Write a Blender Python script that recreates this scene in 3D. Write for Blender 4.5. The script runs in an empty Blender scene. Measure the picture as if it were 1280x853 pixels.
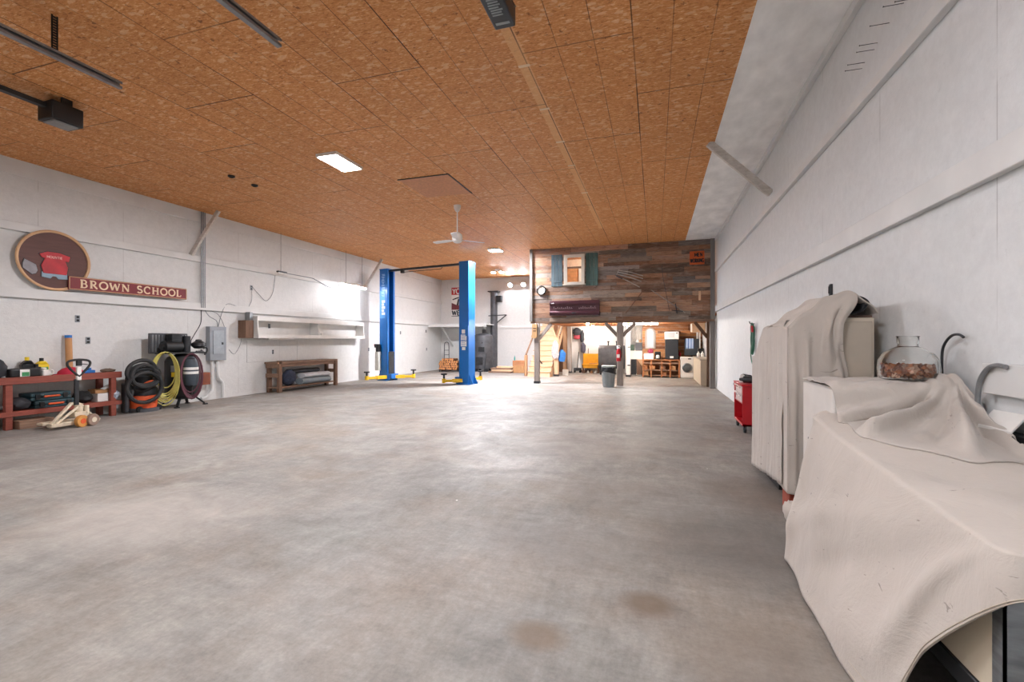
import bpy, bmesh, math, random
from mathutils import Vector, Matrix, noise, Euler
random.seed(7)
SC = bpy.context.scene
COL = SC.collection
PI = math.pi
V = Vector

# ------------------------------------------------------------------ helpers
def lin(h):
    h = h.lstrip('#')
    o = []
    for i in (0, 2, 4):
        x = int(h[i:i+2], 16)/255
        o.append(x/12.92 if x <= .04045 else ((x+.055)/1.055)**2.4)
    return tuple(o)

class MB:
    """collects shapes into ONE mesh"""
    def __init__(s):
        s.bm = bmesh.new(); s.mi = 0; s.cl = None
    def _f(s, vs, flip=False):
        try:
            f = s.bm.faces.new(vs[::-1] if flip else vs)
            f.material_index = s.mi
            return f
        except ValueError:
            return None
    def box(s, x0, x1, y0, y1, z0, z1):
        return s.obox(V(((x0+x1)/2, (y0+y1)/2, (z0+z1)/2)), (abs(x1-x0), abs(y1-y0), abs(z1-z0)))
    def obox(s, c, size, rot=(0, 0, 0)):
        R = Euler(rot).to_matrix() if not isinstance(rot, Matrix) else rot
        c = V(c); vs = []
        for dx in (-.5, .5):
            for dy in (-.5, .5):
                for dz in (-.5, .5):
                    vs.append(s.bm.verts.new(c + R @ V((dx*size[0], dy*size[1], dz*size[2]))))
        fs = []
        for q in ((0, 1, 3, 2), (4, 6, 7, 5), (0, 4, 5, 1), (2, 3, 7, 6), (0, 2, 6, 4), (1, 5, 7, 3)):
            fs.append(s._f([vs[i] for i in q]))
        return fs
    def bar(s, p0, p1, w, h, up=(0, 0, 1)):
        p0 = V(p0); p1 = V(p1); d = p1-p0; L = d.length; d.normalize()
        up = V(up)
        if abs(d.dot(up)) > .99: up = V((1, 0, 0))
        x = d.cross(up).normalized(); y = x.cross(d).normalized()
        R = Matrix((x, d, y)).transposed()
        return s.obox((p0+p1)/2, (w, L, h), R)
    def ring(s, c, x, y, r, n, r2=None):
        r2 = r if r2 is None else r2
        return [s.bm.verts.new(c + x*(r*math.cos(2*PI*i/n)) + y*(r2*math.sin(2*PI*i/n))) for i in range(n)]
    def skin(s, a, b):
        n = len(a)
        for i in range(n):
            s._f([a[i], a[(i+1) % n], b[(i+1) % n], b[i]])
    def frame(s, d):
        d = d.normalized(); up = V((0, 0, 1)) if abs(d.z) < .95 else V((1, 0, 0))
        x = up.cross(d).normalized(); return x, d.cross(x).normalized()
    def cyl(s, p0, p1, r0, r1=None, n=20, cap=True):
        p0 = V(p0); p1 = V(p1); r1 = r0 if r1 is None else r1
        x, y = s.frame(p1-p0)
        a = s.ring(p0, x, y, r0, n); b = s.ring(p1, x, y, r1, n)
        s.skin(a, b)
        if cap:
            s._f(a[::-1]); s._f(b)
    def tube(s, pts, r, n=8, closed=False, cap=True):
        pts = [V(p) for p in pts]; N = len(pts); prev = None; rings = []
        x = None
        for i in range(N):
            if closed: d = pts[(i+1) % N]-pts[i-1]
            else: d = pts[min(i+1, N-1)]-pts[max(i-1, 0)]
            if d.length < 1e-9: d = V((0, 0, 1))
            d.normalize()
            if x is None: x, y = s.frame(d)
            else:
                x = (x - d*x.dot(d)).normalized(); y = d.cross(x)
            rr = r[i] if isinstance(r, (list, tuple)) else r
            rings.append(s.ring(pts[i], x, y, rr, n))
        for i in range(N-1): s.skin(rings[i], rings[i+1])
        if closed: s.skin(rings[-1], rings[0])
        elif cap:
            s._f(rings[0][::-1]); s._f(rings[-1])
    def lathe(s, prof, c=(0, 0, 0), n=28, axis=(0, 0, 1), sx=1, sy=1):
        c = V(c); ax = V(axis).normalized(); x, y = s.frame(ax)
        if abs(ax.z) > .99: x, y = V((1, 0, 0)), V((0, 1, 0))
        rings = []
        for r, z in prof:
            if r < 1e-5: rings.append([s.bm.verts.new(c+ax*z)])
            else: rings.append(s.ring(c+ax*z, x*sx, y*sy, r, n))
        for a, b in zip(rings, rings[1:]):
            if len(a) == 1 and len(b) > 1:
                for i in range(n): s._f([a[0], b[(i+1) % n], b[i]])
            elif len(b) == 1 and len(a) > 1:
                for i in range(n): s._f([a[i], a[(i+1) % n], b[0]])
            elif len(a) > 1: s.skin(a, b)
    def prism(s, poly, ext):
        ext = V(ext)
        a = [s.bm.verts.new(V(p)) for p in poly]; b = [s.bm.verts.new(V(p)+ext) for p in poly]
        n = len(a)
        s._f(a[::-1]); s._f(b); s.skin(a, b)
    def sph(s, c, r, n=14, sc=(1, 1, 1)):
        m = n//2
        prof = [(r*math.sin(PI*i/m), -r*math.cos(PI*i/m)) for i in range(m+1)]
        k = len(s.bm.verts); s.bm.verts.ensure_lookup_table()
        s.lathe(prof, (0, 0, 0), n)
        s.bm.verts.ensure_lookup_table()
        for v in s.bm.verts[k:]:
            v.co = V((v.co.x*sc[0], v.co.y*sc[1], v.co.z*sc[2])) + V(c)
    def grid(s, fn, nu, nv, flip=False):
        vs = [[s.bm.verts.new(V(fn(i/(nu-1), j/(nv-1)))) for j in range(nv)] for i in range(nu)]
        for i in range(nu-1):
            for j in range(nv-1):
                s._f([vs[i][j], vs[i+1][j], vs[i+1][j+1], vs[i][j+1]], flip)
    def move(s, loc=(0, 0, 0), rot=(0, 0, 0)):
        M_ = Matrix.Translation(V(loc)) @ Euler(rot).to_matrix().to_4x4()
        s.bm.transform(M_); return s
    def build(s, name, mats, parent=None, smooth=35, bev=0, seg=1, loc=None, rot=None, solid=0, sub=0):
        bmesh.ops.recalc_face_normals(s.bm, faces=s.bm.faces[:]) if not solid and not sub else None
        me = bpy.data.meshes.new(name); s.bm.to_mesh(me); s.bm.free()
        if not isinstance(mats, (list, tuple)): mats = [mats]
        for m in mats: me.materials.append(m)
        if smooth:
            me.shade_smooth(); me.set_sharp_from_angle(angle=math.radians(smooth))
        o = bpy.data.objects.new(name, me); COL.objects.link(o)
        if parent is not None: o.parent = parent
        if loc is not None: o.location = loc
        if rot is not None: o.rotation_euler = rot
        if sub:
            md = o.modifiers.new('sub', 'SUBSURF'); md.levels = sub; md.render_levels = sub
        if solid:
            md = o.modifiers.new('thick', 'SOLIDIFY'); md.thickness = solid; md.offset = 0
        if bev:
            md = o.modifiers.new('bev', 'BEVEL'); md.width = bev; md.segments = seg; md.limit_method = 'ANGLE'; md.angle_limit = math.radians(40)
        return o

def tag(o, label, cat, group=None, kind=None):
    o['label'] = label; o['category'] = cat
    if group: o['group'] = group
    if kind: o['kind'] = kind
    return o
def thing(name, label, cat, loc=(0, 0, 0), rz=0, group=None):
    o = bpy.data.objects.new(name, None); COL.objects.link(o)
    o.empty_display_size = .1
    o.location = loc; o.rotation_euler = (0, 0, rz)
    return tag(o, label, cat, group)
def struct(o):
    o['kind'] = 'structure'; return o
KIDS = {}
def dup(root, loc, rz=None, label=None, group=None):
    r = root.copy(); COL.objects.link(r); r.location = loc
    if rz is not None: r.rotation_euler = (0, 0, rz)
    if label: r['label'] = label
    if group: r['group'] = group
    for ch in list(root.children):
        c = ch.copy(); COL.objects.link(c); c.parent = r
        for g in list(ch.children):
            d = g.copy(); COL.objects.link(d); d.parent = c
    return r
def lerp(a, b, t): return a+(b-a)*t
def smooth01(t): t = max(0, min(1, t)); return t*t*(3-2*t)
def catmull(pts, t):
    n = len(pts)-1; x = max(0, min(.999999, t))*n; i = int(x); f = x-i
    p = [V(pts[max(0, min(n, i+k))]) for k in (-1, 0, 1, 2)]
    return .5*((2*p[1])+(p[2]-p[0])*f+(2*p[0]-5*p[1]+4*p[2]-p[3])*f*f+(3*p[1]-p[0]-3*p[2]+p[3])*f**3)
def spline(pts, n): return [catmull(pts, i/(n-1)) for i in range(n)]

# ------------------------------------------------------------------ materials
class NT:
    def __init__(s, name):
        s.m = bpy.data.materials.new(name); s.m.use_nodes = True
        s.t = s.m.node_tree; s.b = s.t.nodes['Principled BSDF']; s.n = s.t.nodes; s.l = s.t.links
        s.tc = s.n.new('ShaderNodeTexCoord')
    def map(s, scale=(1, 1, 1), rot=(0, 0, 0), loc=(0, 0, 0), src=None):
        mp = s.n.new('ShaderNodeMapping'); mp.inputs['Scale'].default_value = scale
        mp.inputs['Rotation'].default_value = rot; mp.inputs['Location'].default_value = loc
        s.l.new(src or s.tc.outputs['Object'], mp.inputs['Vector']); return mp.outputs[0]
    def noise(s, vec, scale, detail=4, rough=.55, dist=0):
        k = s.n.new('ShaderNodeTexNoise'); k.inputs['Scale'].default_value = scale
        k.inputs['Detail'].default_value = detail; k.inputs['Roughness'].default_value = rough
        k.inputs['Distortion'].default_value = dist
        s.l.new(vec, k.inputs['Vector']); return k.outputs['Fac']
    def vor(s, vec, scale, feature='F1', out='Color', rnd=1):
        k = s.n.new('ShaderNodeTexVoronoi'); k.feature = feature; k.inputs['Scale'].default_value = scale
        k.inputs['Randomness'].default_value = rnd
        s.l.new(vec, k.inputs['Vector']); return k.outputs[out]
    def ramp(s, fac, stops, interp='LINEAR'):
        k = s.n.new('ShaderNodeValToRGB'); k.color_ramp.interpolation = interp
        e = k.color_ramp.elements
        while len(e) < len(stops): e.new(.5)
        for i, (p, c) in enumerate(stops):
            e[i].position = p; e[i].color = (*(c if len(c) == 3 else c[:3]), 1) if not isinstance(c, (int, float)) else (c, c, c, 1)
        s.l.new(fac, k.inputs['Fac']); return k.outputs['Color']
    def g(s, x): return (x, x, x)
    def mix(s, fac, a, b, mode='MIX'):
        k = s.n.new('ShaderNodeMix'); k.data_type = 'RGBA'; k.blend_type = mode
        for i, x in ((0, fac), (6, a), (7, b)):
            if isinstance(x, bpy.types.NodeSocket): s.l.new(x, k.inputs[i])
            elif i == 0: k.inputs[0].default_value = x
            else: k.inputs[i].default_value = (*x, 1)
        return k.outputs[2]
    def math(s, op, a, b=None, c=None):
        k = s.n.new('ShaderNodeMath'); k.operation = op
        for i, x in enumerate((a, b, c)):
            if x is None: continue
            if isinstance(x, bpy.types.NodeSocket): s.l.new(x, k.inputs[i])
            else: k.inputs[i].default_value = x
        return k.outputs[0]
    def sep(s, vec):
        k = s.n.new('ShaderNodeSeparateXYZ'); s.l.new(vec, k.inputs[0]); return k.outputs
    def comb(s, x, y, z):
        k = s.n.new('ShaderNodeCombineXYZ')
        for i, q in enumerate((x, y, z)):
            if isinstance(q, bpy.types.NodeSocket): s.l.new(q, k.inputs[i])
            else: k.inputs[i].default_value = q
        return k.outputs[0]
    def bump(s, h, strength=.3, dist=.01):
        k = s.n.new('ShaderNodeBump'); k.inputs['Strength'].default_value = strength; k.inputs['Distance'].default_value = dist
        s.l.new(h, k.inputs['Height']); s.l.new(k.outputs[0], s.b.inputs['Normal'])
    def out(s, col, rough=.5, metal=0, spec=None):
        if isinstance(col, bpy.types.NodeSocket): s.l.new(col, s.b.inputs['Base Color'])
        else: s.b.inputs['Base Color'].default_value = (*col, 1)
        if isinstance(rough, bpy.types.NodeSocket): s.l.new(rough, s.b.inputs['Roughness'])
        else: s.b.inputs['Roughness'].default_value = rough
        s.b.inputs['Metallic'].default_value = metal
        if spec is not None: s.b.inputs['Specular IOR Level'].default_value = spec
        return s.m

def pm(name, hexc, rough=.5, metal=0, var=.12, scale=9, bump=0, bscale=40, spec=None, stretch=(1, 1, 1)):
    c = lin(hexc); t = NT(name); v = t.map(stretch)
    f = t.noise(v, scale, 5)
    a = tuple(x*(1-var) for x in c); b = tuple(min(1, x*(1+var)) for x in c)
    col = t.ramp(f, [(.3, a), (.7, b)])
    if bump: t.bump(t.noise(v, bscale, 3), bump, .004)
    return t.out(col, rough, metal, spec)

def wood(name, h1, h2, axis=0, rough=.7, scale=3.0, bump=.25):
    t = NT(name); st = [14, 14, 14]; st[axis] = 1.0
    v = t.map(tuple(st))
    f = t.noise(v, scale, 6, .6, .6); f2 = t.noise(t.map((1, 1, 1)), 1.7, 3)
    col = t.ramp(f, [(.25, lin(h1)), (.75, lin(h2))])
    col = t.mix(.35, col, t.ramp(f2, [(.3, t.g(.45)), (.7, t.g(1.0))]), 'MULTIPLY')
    t.bump(f, bump, .004)
    return t.out(col, rough)

def emit(name, hexc, strength):
    t = NT(name); c = lin(hexc)
    t.b.inputs['Base Color'].default_value = (.9, .9, .9, 1)
    t.b.inputs['Emission Color'].default_value = (*c, 1); t.b.inputs['Emission Strength'].default_value = strength
    return t.m

def glass(name, rough=0.02, tint=(1, 1, 1)):
    t = NT(name); t.b.inputs['Transmission Weight'].default_value = 1
    t.b.inputs['IOR'].default_value = 1.45
    return t.out(tint, rough)

# painted panel wall: thin vertical sheet seams, light grime
def wallmat(name, hexc, axis, seam0=0.0):
    t = NT(name); p = t.sep(t.tc.outputs['Object']); c = lin(hexc)
    along = p[axis]
    f = t.noise(t.map((1, 1, 1)), .6, 5, .6)
    chip = t.noise(t.map((1, 1, 1)), 26, 3, .6)
    col = t.ramp(f, [(.3, tuple(x*.93 for x in c)), (.7, c)])
    col = t.mix(t.ramp(chip, [(.66, t.g(0)), (.74, t.g(.22))]), col, tuple(x*.7 for x in c))
    mot = t.noise(t.map((1, 1, 1)), 11, 5, .75)
    col = t.mix(.5, col, t.ramp(mot, [(.35, t.g(.86)), (.65, t.g(1.04))]), 'MULTIPLY')
    u = t.math('FRACT', t.math('DIVIDE', t.math('ADD', along, 60+seam0), 1.22))
    seam = t.math('LESS_THAN', u, .0055)
    brk = t.ramp(t.noise(t.map((.7, .7, 1.1)), 1.3, 2), [(.48, t.g(0)), (.55, t.g(.42))])
    col = t.mix(t.math('MULTIPLY', seam, brk), col, lin('#6f6a66'))
    fl = t.vor(t.map((7, 7, 16)), 3); fl2 = t.noise(t.map((1, 1, 1)), 14, 4, .7)
    t.bump(t.math('ADD', t.math('MULTIPLY', chip, .8), t.math('ADD', t.math('MULTIPLY', t.sep(fl)[0], .7), fl2)), .3, .006)
    return t.out(col, .6, 0, .3)

def osb_mat():
    t = NT('osb_ceiling'); o = t.tc.outputs['Object']; p = t.sep(o)
    w = t.noise(t.map((1, 1, 1)), 6, 2)
    n3 = t.n.new('ShaderNodeTexNoise'); n3.inputs['Scale'].default_value = 5; n3.inputs['Detail'].default_value = 2
    t.l.new(o, n3.inputs['Vector'])
    va = t.n.new('ShaderNodeVectorMath'); va.operation = 'MULTIPLY_ADD'
    t.l.new(n3.outputs['Color'], va.inputs[0]); va.inputs[1].default_value = (.03, .03, 0); t.l.new(o, va.inputs[2])
    flakes = []
    for i, (a, sx, sy) in enumerate(((.25, 26, 90), (1.25, 24, 80), (2.2, 40, 110), (.8, 60, 140))):
        k = t.vor(t.map((sx, sy, 1), (0, 0, a), (i*3.1, i*1.7, 0), va.outputs[0]), 1.0)
        flakes.append(t.sep(k)[0])
    f = t.math('ADD', t.math('MULTIPLY', flakes[0], .3), t.math('MULTIPLY', flakes[1], .26))
    f = t.math('ADD', f, t.math('MULTIPLY', flakes[2], .24)); f = t.math('ADD', f, t.math('MULTIPLY', flakes[3], .2))
    col = t.ramp(f, [(.12, lin('#9c602f')), (.3, lin('#c98348')), (.55, lin('#d69357')), (.72, lin('#e0a46c')), (.86, lin('#f0c898'))])
    dk = t.noise(t.map((1, 1, 1)), 13, 3, .7)
    col = t.mix(t.ramp(dk, [(.64, t.g(0)), (.70, t.g(.7))]), col, lin('#6b3a1f'))
    lt = t.vor(t.map((16, 34, 1), (0, 0, .6), (5, 2, 0), va.outputs[0]), 1.0)
    col = t.mix(t.ramp(t.sep(lt)[1], [(.90, t.g(0)), (.93, t.g(.5))]), col, lin('#efc8a0'))
    br = t.noise(t.map((1, 1, 1)), 1.1, 4)
    col = t.mix(.5, col, t.ramp(br, [(.3, t.g(.85)), (.7, t.g(1.0))]), 'MULTIPLY')
    # sheets 1.22 wide (x) x 2.44 long (y), every other row shifted
    u = t.math('DIVIDE', t.math('ADD', p[0], 1.24+1.04*30), 1.04)
    row = t.math('FLOOR', u); fu = t.math('FRACT', u)
    vv = t.math('ADD', t.math('DIVIDE', t.math('ADD', p[1], 20.8), 2.08), t.math('MULTIPLY', t.math('MODULO', row, 2), .5))
    vv = t.math('ADD', vv, t.math('MULTIPLY', t.math('SINE', t.math('MULTIPLY', row, 12.9)), .08))
    fv = t.math('FRACT', vv); cell = t.math('FLOOR', vv)
    wn = t.n.new('ShaderNodeTexWhiteNoise'); wn.noise_dimensions = '2D'
    t.l.new(t.comb(row, cell, 0), wn.inputs['Vector'])
    col = t.mix(.5, col, t.ramp(wn.outputs['Value'], [(0, t.g(.86)), (1, t.g(1))]), 'MULTIPLY')
    brk = t.ramp(t.noise(t.map((1, 1, 1)), .8, 2), [(.38, t.g(.5)), (.6, t.g(1))])
    seam = t.math('MAXIMUM', t.math('LESS_THAN', fu, .011), t.math('MULTIPLY', t.math('LESS_THAN', fv, .007), .85))
    half = t.math('MULTIPLY', t.math('LESS_THAN', t.math('FRACT', t.math('MULTIPLY', fu, 3)), .022), .75)
    seam = t.math('MAXIMUM', seam, half)
    # paler streaks where the old door tracks covered the boards
    sn = t.noise(t.map((8, 1.2, 1)), 2.0, 4)
    for cx, hw, y0, y1, am in ((-1.27, .06, 3.4, 11.5, .62), (-6.86, .03, 3.5, 7.2, .28)):
        d = t.math('ABSOLUTE', t.math('SUBTRACT', p[0], cx))
        m = t.math('LESS_THAN', t.math('ADD', d, t.math('MULTIPLY', sn, .05)), hw+.025)
        m = t.math('MULTIPLY', m, t.math('MULTIPLY', t.math('GREATER_THAN', p[1], y0), t.math('LESS_THAN', p[1], y1)))
        col = t.mix(t.math('MULTIPLY', m, am), col, lin('#e3b17e'))
    col = t.mix(t.math('MULTIPLY', seam, brk), col, lin('#3a1f0d'))
    t.bump(t.math('SUBTRACT', f, t.math('MULTIPLY', seam, 1.5)), .2, .004)
    return t.out(col, .62, 0, .3)

def floor_mat():
    t = NT('concrete_floor'); o = t.tc.outputs['Object']; p = t.sep(o)
    f1 = t.noise(t.map((1, 1, 1)), .55, 6, .62, .3); f2 = t.noise(t.map((1, 1, 1), loc=(9, 3, 0)), 1.6, 6, .65, .6)
    f3 = t.noise(t.map((1, 1, 1)), 9, 5, .7); f4 = t.noise(t.map((1, 5, 1), (0, 0, .5)), 3.0, 5, .7)
    col = t.ramp(f1, [(.3, lin('#98958f')), (.5, lin('#a4a09a')), (.7, lin('#b0aba3'))])
    col = t.mix(t.ramp(f2, [(.40, t.g(0)), (.68, t.g(.75))]), col, lin('#85827e'))
    brown = t.noise(t.map((1, 1, 1), loc=(4, 17, 2)), .9, 5, .6)
    col = t.mix(t.ramp(brown, [(.46, t.g(0)), (.70, t.g(.65))]), col, lin('#988879'))
    col = t.mix(.5, col, t.ramp(f3, [(.3, t.g(.68)), (.7, t.g(1.08))]), 'MULTIPLY')
    col = t.mix(.45, col, t.ramp(f4, [(.35, t.g(.7)), (.7, t.g(1.05))]), 'MULTIPLY')
    g1 = t.noise(t.map((1, 1, 1)), 42, 4, .75); g2 = t.noise(t.map((2.2, .5, 1), (0, 0, -.35)), 7, 6, .75); g3 = t.noise(t.map((1, 1, 1), loc=(3, 1, 0)), 3.4, 6, .75, .8)
    col = t.mix(.55, col, t.ramp(g1, [(.32, t.g(.7)), (.68, t.g(1.12))]), 'MULTIPLY')
    col = t.mix(.6, col, t.ramp(g2, [(.3, t.g(.72)), (.7, t.g(1.1))]), 'MULTIPLY')
    col = t.mix(.5, col, t.ramp(g3, [(.32, t.g(.78)), (.66, t.g(1.1))]), 'MULTIPLY')
    # a darker band along the right side and separate oil / water stains
    wob = t.math('MULTIPLY', t.math('SUBTRACT', f2, .5), .5)
    for cx, cy, rx, ry, c, am in ((-.03, 2.35, .17, .14, '#6d5c4b', .75), (-.50, 1.95, .16, .13, '#75624e', .7), (.55, 3.2, .75, .7, '#5f5b57', .6),
                                  (-1.0, 5.6, 1.2, .8, '#8a817a', .4), (.8, 4.3, .5, .8, '#6f6660', .55), (-3.6, 2.4, 1.0, .8, '#c6beb4', .35), (-.55, 2.9, .8, .4, '#77726e', .4),
                                  (-6.0, 4.3, 1.5, .35, '#8f8d8b', .35), (.2, 7.0, .7, 2.2, '#8b847e', .4), (-5.2, 9.2, .8, .35, '#94908c', .35), (.4, 2.0, .4, .45, '#7f7266', .45), (-.3, 3.9, .8, .6, '#7b7571', .35)):
        dx = t.math('DIVIDE', t.math('SUBTRACT', p[0], cx), rx); dy = t.math('DIVIDE', t.math('SUBTRACT', p[1], cy), ry)
        d = t.math('SQRT', t.math('ADD', t.math('MULTIPLY', dx, dx), t.math('MULTIPLY', dy, dy)))
        m = t.ramp(t.math('ADD', d, wob), [(.45, t.g(am)), (1.0, t.g(0))])
        col = t.mix(m, col, lin(c))
    spk = t.vor(t.map((1, 1, 1)), 2.2, 'F1', 'Distance')
    spm = t.math('MULTIPLY', t.math('LESS_THAN', spk, .022), t.ramp(t.noise(t.map((1, 1, 1), loc=(2, 2, 2)), .8, 2), [(.5, t.g(0)), (.55, t.g(1))]))
    col = t.mix(spm, col, lin('#e6e2da'))
    rough = t.ramp(f2, [(.3, t.g(.5)), (.7, t.g(.68))])
    t.bump(f3, .06, .004)
    return t.out(col, rough, 0, .4)

def plank_mat():
    t = NT('barn_boards')
    a = t.n.new('ShaderNodeAttribute'); a.attribute_name = 'board'; a.attribute_type = 'GEOMETRY'
    f = t.noise(t.map((1.6, 16, 30)), 2.2, 8, .72, .6); f2 = t.noise(t.map((1.3, 1, 5)), 2.4, 6, .7); f3 = t.noise(t.map((2.2, 1, 7), loc=(3, 3, 3)), 2.0, 5, .7)
    col = t.mix(.9, a.outputs['Color'], t.ramp(f, [(.28, t.g(.3)), (.5, t.g(.9)), (.72, t.g(1.3))]), 'MULTIPLY')
    col = t.mix(t.ramp(f2, [(.5, t.g(0)), (.68, t.g(.7))]), col, lin('#9a8c80'))
    col = t.mix(t.ramp(f3, [(.55, t.g(0)), (.72, t.g(.75))]), col, lin('#4a3a30'))
    t.bump(f, .4, .006)
    return t.out(col, .8, 0, .2)

def canvas_mat(name, h='#c2b9b0'):
    t = NT(name); c = lin(h)
    f = t.noise(t.map((1, 1, 1)), 2.2, 5, .6); fine = t.noise(t.map((1, 1, 1)), 130, 2, .5)
    col = t.ramp(f, [(.3, tuple(x*.88 for x in c)), (.7, c)])
    st = t.noise(t.map((3, 3, 9)), 2.3, 4, .7, .8)
    col = t.mix(t.ramp(st, [(.665, t.g(0)), (.70, t.g(.55))]), col, lin('#5c5049'))
    cr = t.noise(t.map((1, 1, 1)), 3.2, 6, .62, 1.6)
    t.bump(t.math('ADD', t.math('MULTIPLY', fine, .05), cr), .45, .03)
    t.b.inputs['Sheen Weight'].default_value = .15
    return t.out(col, .85, 0, .15)

m_wall_l = wallmat('paint_wall_left', '#d8d8d6', 1); m_wall_r = wallmat('paint_wall_right', '#d9dbdb', 1, .6)
m_wall_b = wallmat('paint_wall_back', '#dadad8', 0, .3)
m_trim = pm('paint_trim', '#d2d2d0', .55, 0, .06, 3, .1, 30)
m_strip = pm('paint_ceiling_strip', '#f0efed', .65, 0, .12, 2.2, .2, 30, stretch=(2, 1, 1))
m_osb = osb_mat(); m_floor = floor_mat(); m_plank = plank_mat(); m_canvas = canvas_mat('canvas_cloth'); m_canvas2 = canvas_mat('canvas_cloth_grey', '#bfb7af')
m_white = pm('white_paint', '#e2e0dc', .45, 0, .05, 5); m_offw = pm('offwhite_paint', '#cfc8bb', .5, 0, .08, 5)
m_black = pm('black_plastic', '#17181a', .45, 0, .2); m_rubber = pm('black_rubber', '#222324', .7, 0, .2, 12, .2)
m_dark = pm('dark_steel', '#3b3d40', .45, .6, .2); m_galv = pm('galvanised_steel', '#8e9194', .4, .7, .15, 20)
m_grey = pm('grey_enamel', '#8d9399', .4, .1, .06); m_chrome = pm('chrome', '#c9cacb', .2, 1, .05)
m_blue = pm('blue_enamel', '#1264ae', .32, 0, .06, 3); m_bluel = pm('pale_blue_label', '#9ec3e6', .4)
m_yellow = pm('yellow_enamel', '#e0b321', .45, 0, .1); m_red = pm('red_enamel', '#b5121f', .35, 0, .08)
m_redwood = wood('red_painted_wood', '#7c3a2c', '#9a5040', 1, .6, 2.2, .1); m_brownwood = wood('brown_timber', '#5d4334', '#8a6a55', 2, .75)
m_brownwood_y = wood('brown_timber_long', '#6b4f3e', '#a08069', 1, .75)
m_greywood = wood('weathered_grey_timber', '#857b73', '#b3a89f', 2, .8); m_greywood_d = wood('dark_grey_timber', '#66625e', '#8d8883', 2, .8)
m_palewood = wood('pale_pine', '#d8b08a', '#f0d2b0', 0, .6, 3, .12); m_palewood_z = wood('pale_pine_upright', '#c99e7a', '#e6c19c', 2, .6)
m_warmwood = wood('warm_pine_boards', '#8a5430', '#c08050', 0, .65); m_cream = pm('cream_enamel', '#d9ccb4', .5, 0, .12, 14)
m_orange = pm('orange_plastic', '#d9592a', .45, 0, .1); m_teal = pm('teal_plastic', '#27444c', .5, 0, .12)
m_beige = pm('beige_enamel', '#bdb2a2', .5, 0, .08, 4); m_beige2 = pm('beige_panel', '#d0c3ad', .55, 0, .07, 4)
m_card = pm('cardboard', '#b98a5d', .8, 0, .1); m_paper = pm('white_paper', '#e8e6e2', .7, 0, .03)
m_green = pm('green_label', '#3d8a57', .5); m_maroon = pm('maroon_paint', '#7a2a30', .5, 0, .1); m_tan = pm('tan_paint', '#caa27a', .55, 0, .08)
m_brownp = wood('brown_sign_board', '#5b3c36', '#6d4a43', 1, .6, 2, .1); m_letter = pm('cream_letters', '#e8cfae', .5)
m_iron = pm('wrought_iron', '#45444a', .6, .3, .25); m_stove = pm('stove_steel', '#55565a', .55, .4, .25, 6)
m_bark = wood('log_bark', '#5d4331', '#8a6244', 1, .85); m_logend = pm('log_end', '#c98a58', .8, 0, .2, 20)
m_copper = pm('copper_coins', '#a86a48', .35, .8, .35, 40); m_bluecloth = pm('blue_cloth', '#2f6fb5', .85, 0, .15)
m_glass = glass('clear_glass', .02, (.97, .985, .98)); m_pane = glass('window_glass', .02)
m_coat = pm('dark_coat', '#34353a', .85, 0, .25); m_foam = pm('white_plastic', '#e6e4df', .5, 0, .04)
m_hose_y = pm('yellow_hose', '#c9bf68', .5, 0, .12); m_hose_m = pm('maroon_hose', '#5e3440', .5, 0, .15)
m_led = emit('led_diffuser', '#f6f6fc', 320); m_led_b = emit('led_diffuser_square', '#f6f6fc', 1500); m_fill_panel = emit('fill_panel_glow', '#f6f6fc', 145)
m_tube = emit('tube_diffuser', '#f6f8ff', 62); m_bulb = emit('bulb_glow', '#f8f8ff', 420); m_bulb_i = emit('bulb_glow_loft', '#fff6ec', 520); m_tube_i = emit('tube_diffuser_loft', '#fff8f0', 130)
# ------------------------------------------------------------------ the room
XL, XR, YB, YF, ZC = -9.4, 1.6, 19.0, -1.3, 4.1
def slab(name, mat, *b, bev=0):
    m = MB(); m.box(*b); return struct(m.build(name, mat, bev=bev, smooth=0))
slab('floor', m_floor, XL-.2, XR+.2, YF-.2, YB+.2, -.15, 0)
slab('ceiling', m_osb, XL-.2, .8, YF-.2, YB+.2, ZC, ZC+.1)
slab('ceiling_strip', m_strip, .8, XR+.2, YF-.2, YB+.2, ZC+.005, ZC+.1)
slab('wall_left', m_wall_l, XL-.15, XL, YF-.2, YB+.2, 0, ZC)
slab('wall_right', m_wall_r, XR, XR+.15, YF-.2, YB+.2, 0, ZC)
slab('wall_back', m_wall_b, XL, XR, YB, YB+.15, 0, ZC)
# front wall behind the photographer, two closed garage doors in it
m = MB()
for x0, x1 in ((XL, -8.95), (-4.95, -2.95), (1.15, XR)): m.box(x0, x1, YF-.15, YF, 0, ZC)
for x0, x1 in ((-8.95, -4.95), (-2.95, 1.15)): m.box(x0, x1, YF-.15, YF, 3.4, ZC)
struct(m.build('wall_front', m_wall_b, smooth=0))
for k, x0 in enumerate((-8.95, -2.95)):
    m = MB()
    for i in range(6): m.box(x0, x0+4.0, YF-.09, YF-.04, i*.57, i*.57+.56)
    struct(m.build('door_%d' % (k+1), m_white, bev=.006))
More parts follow.
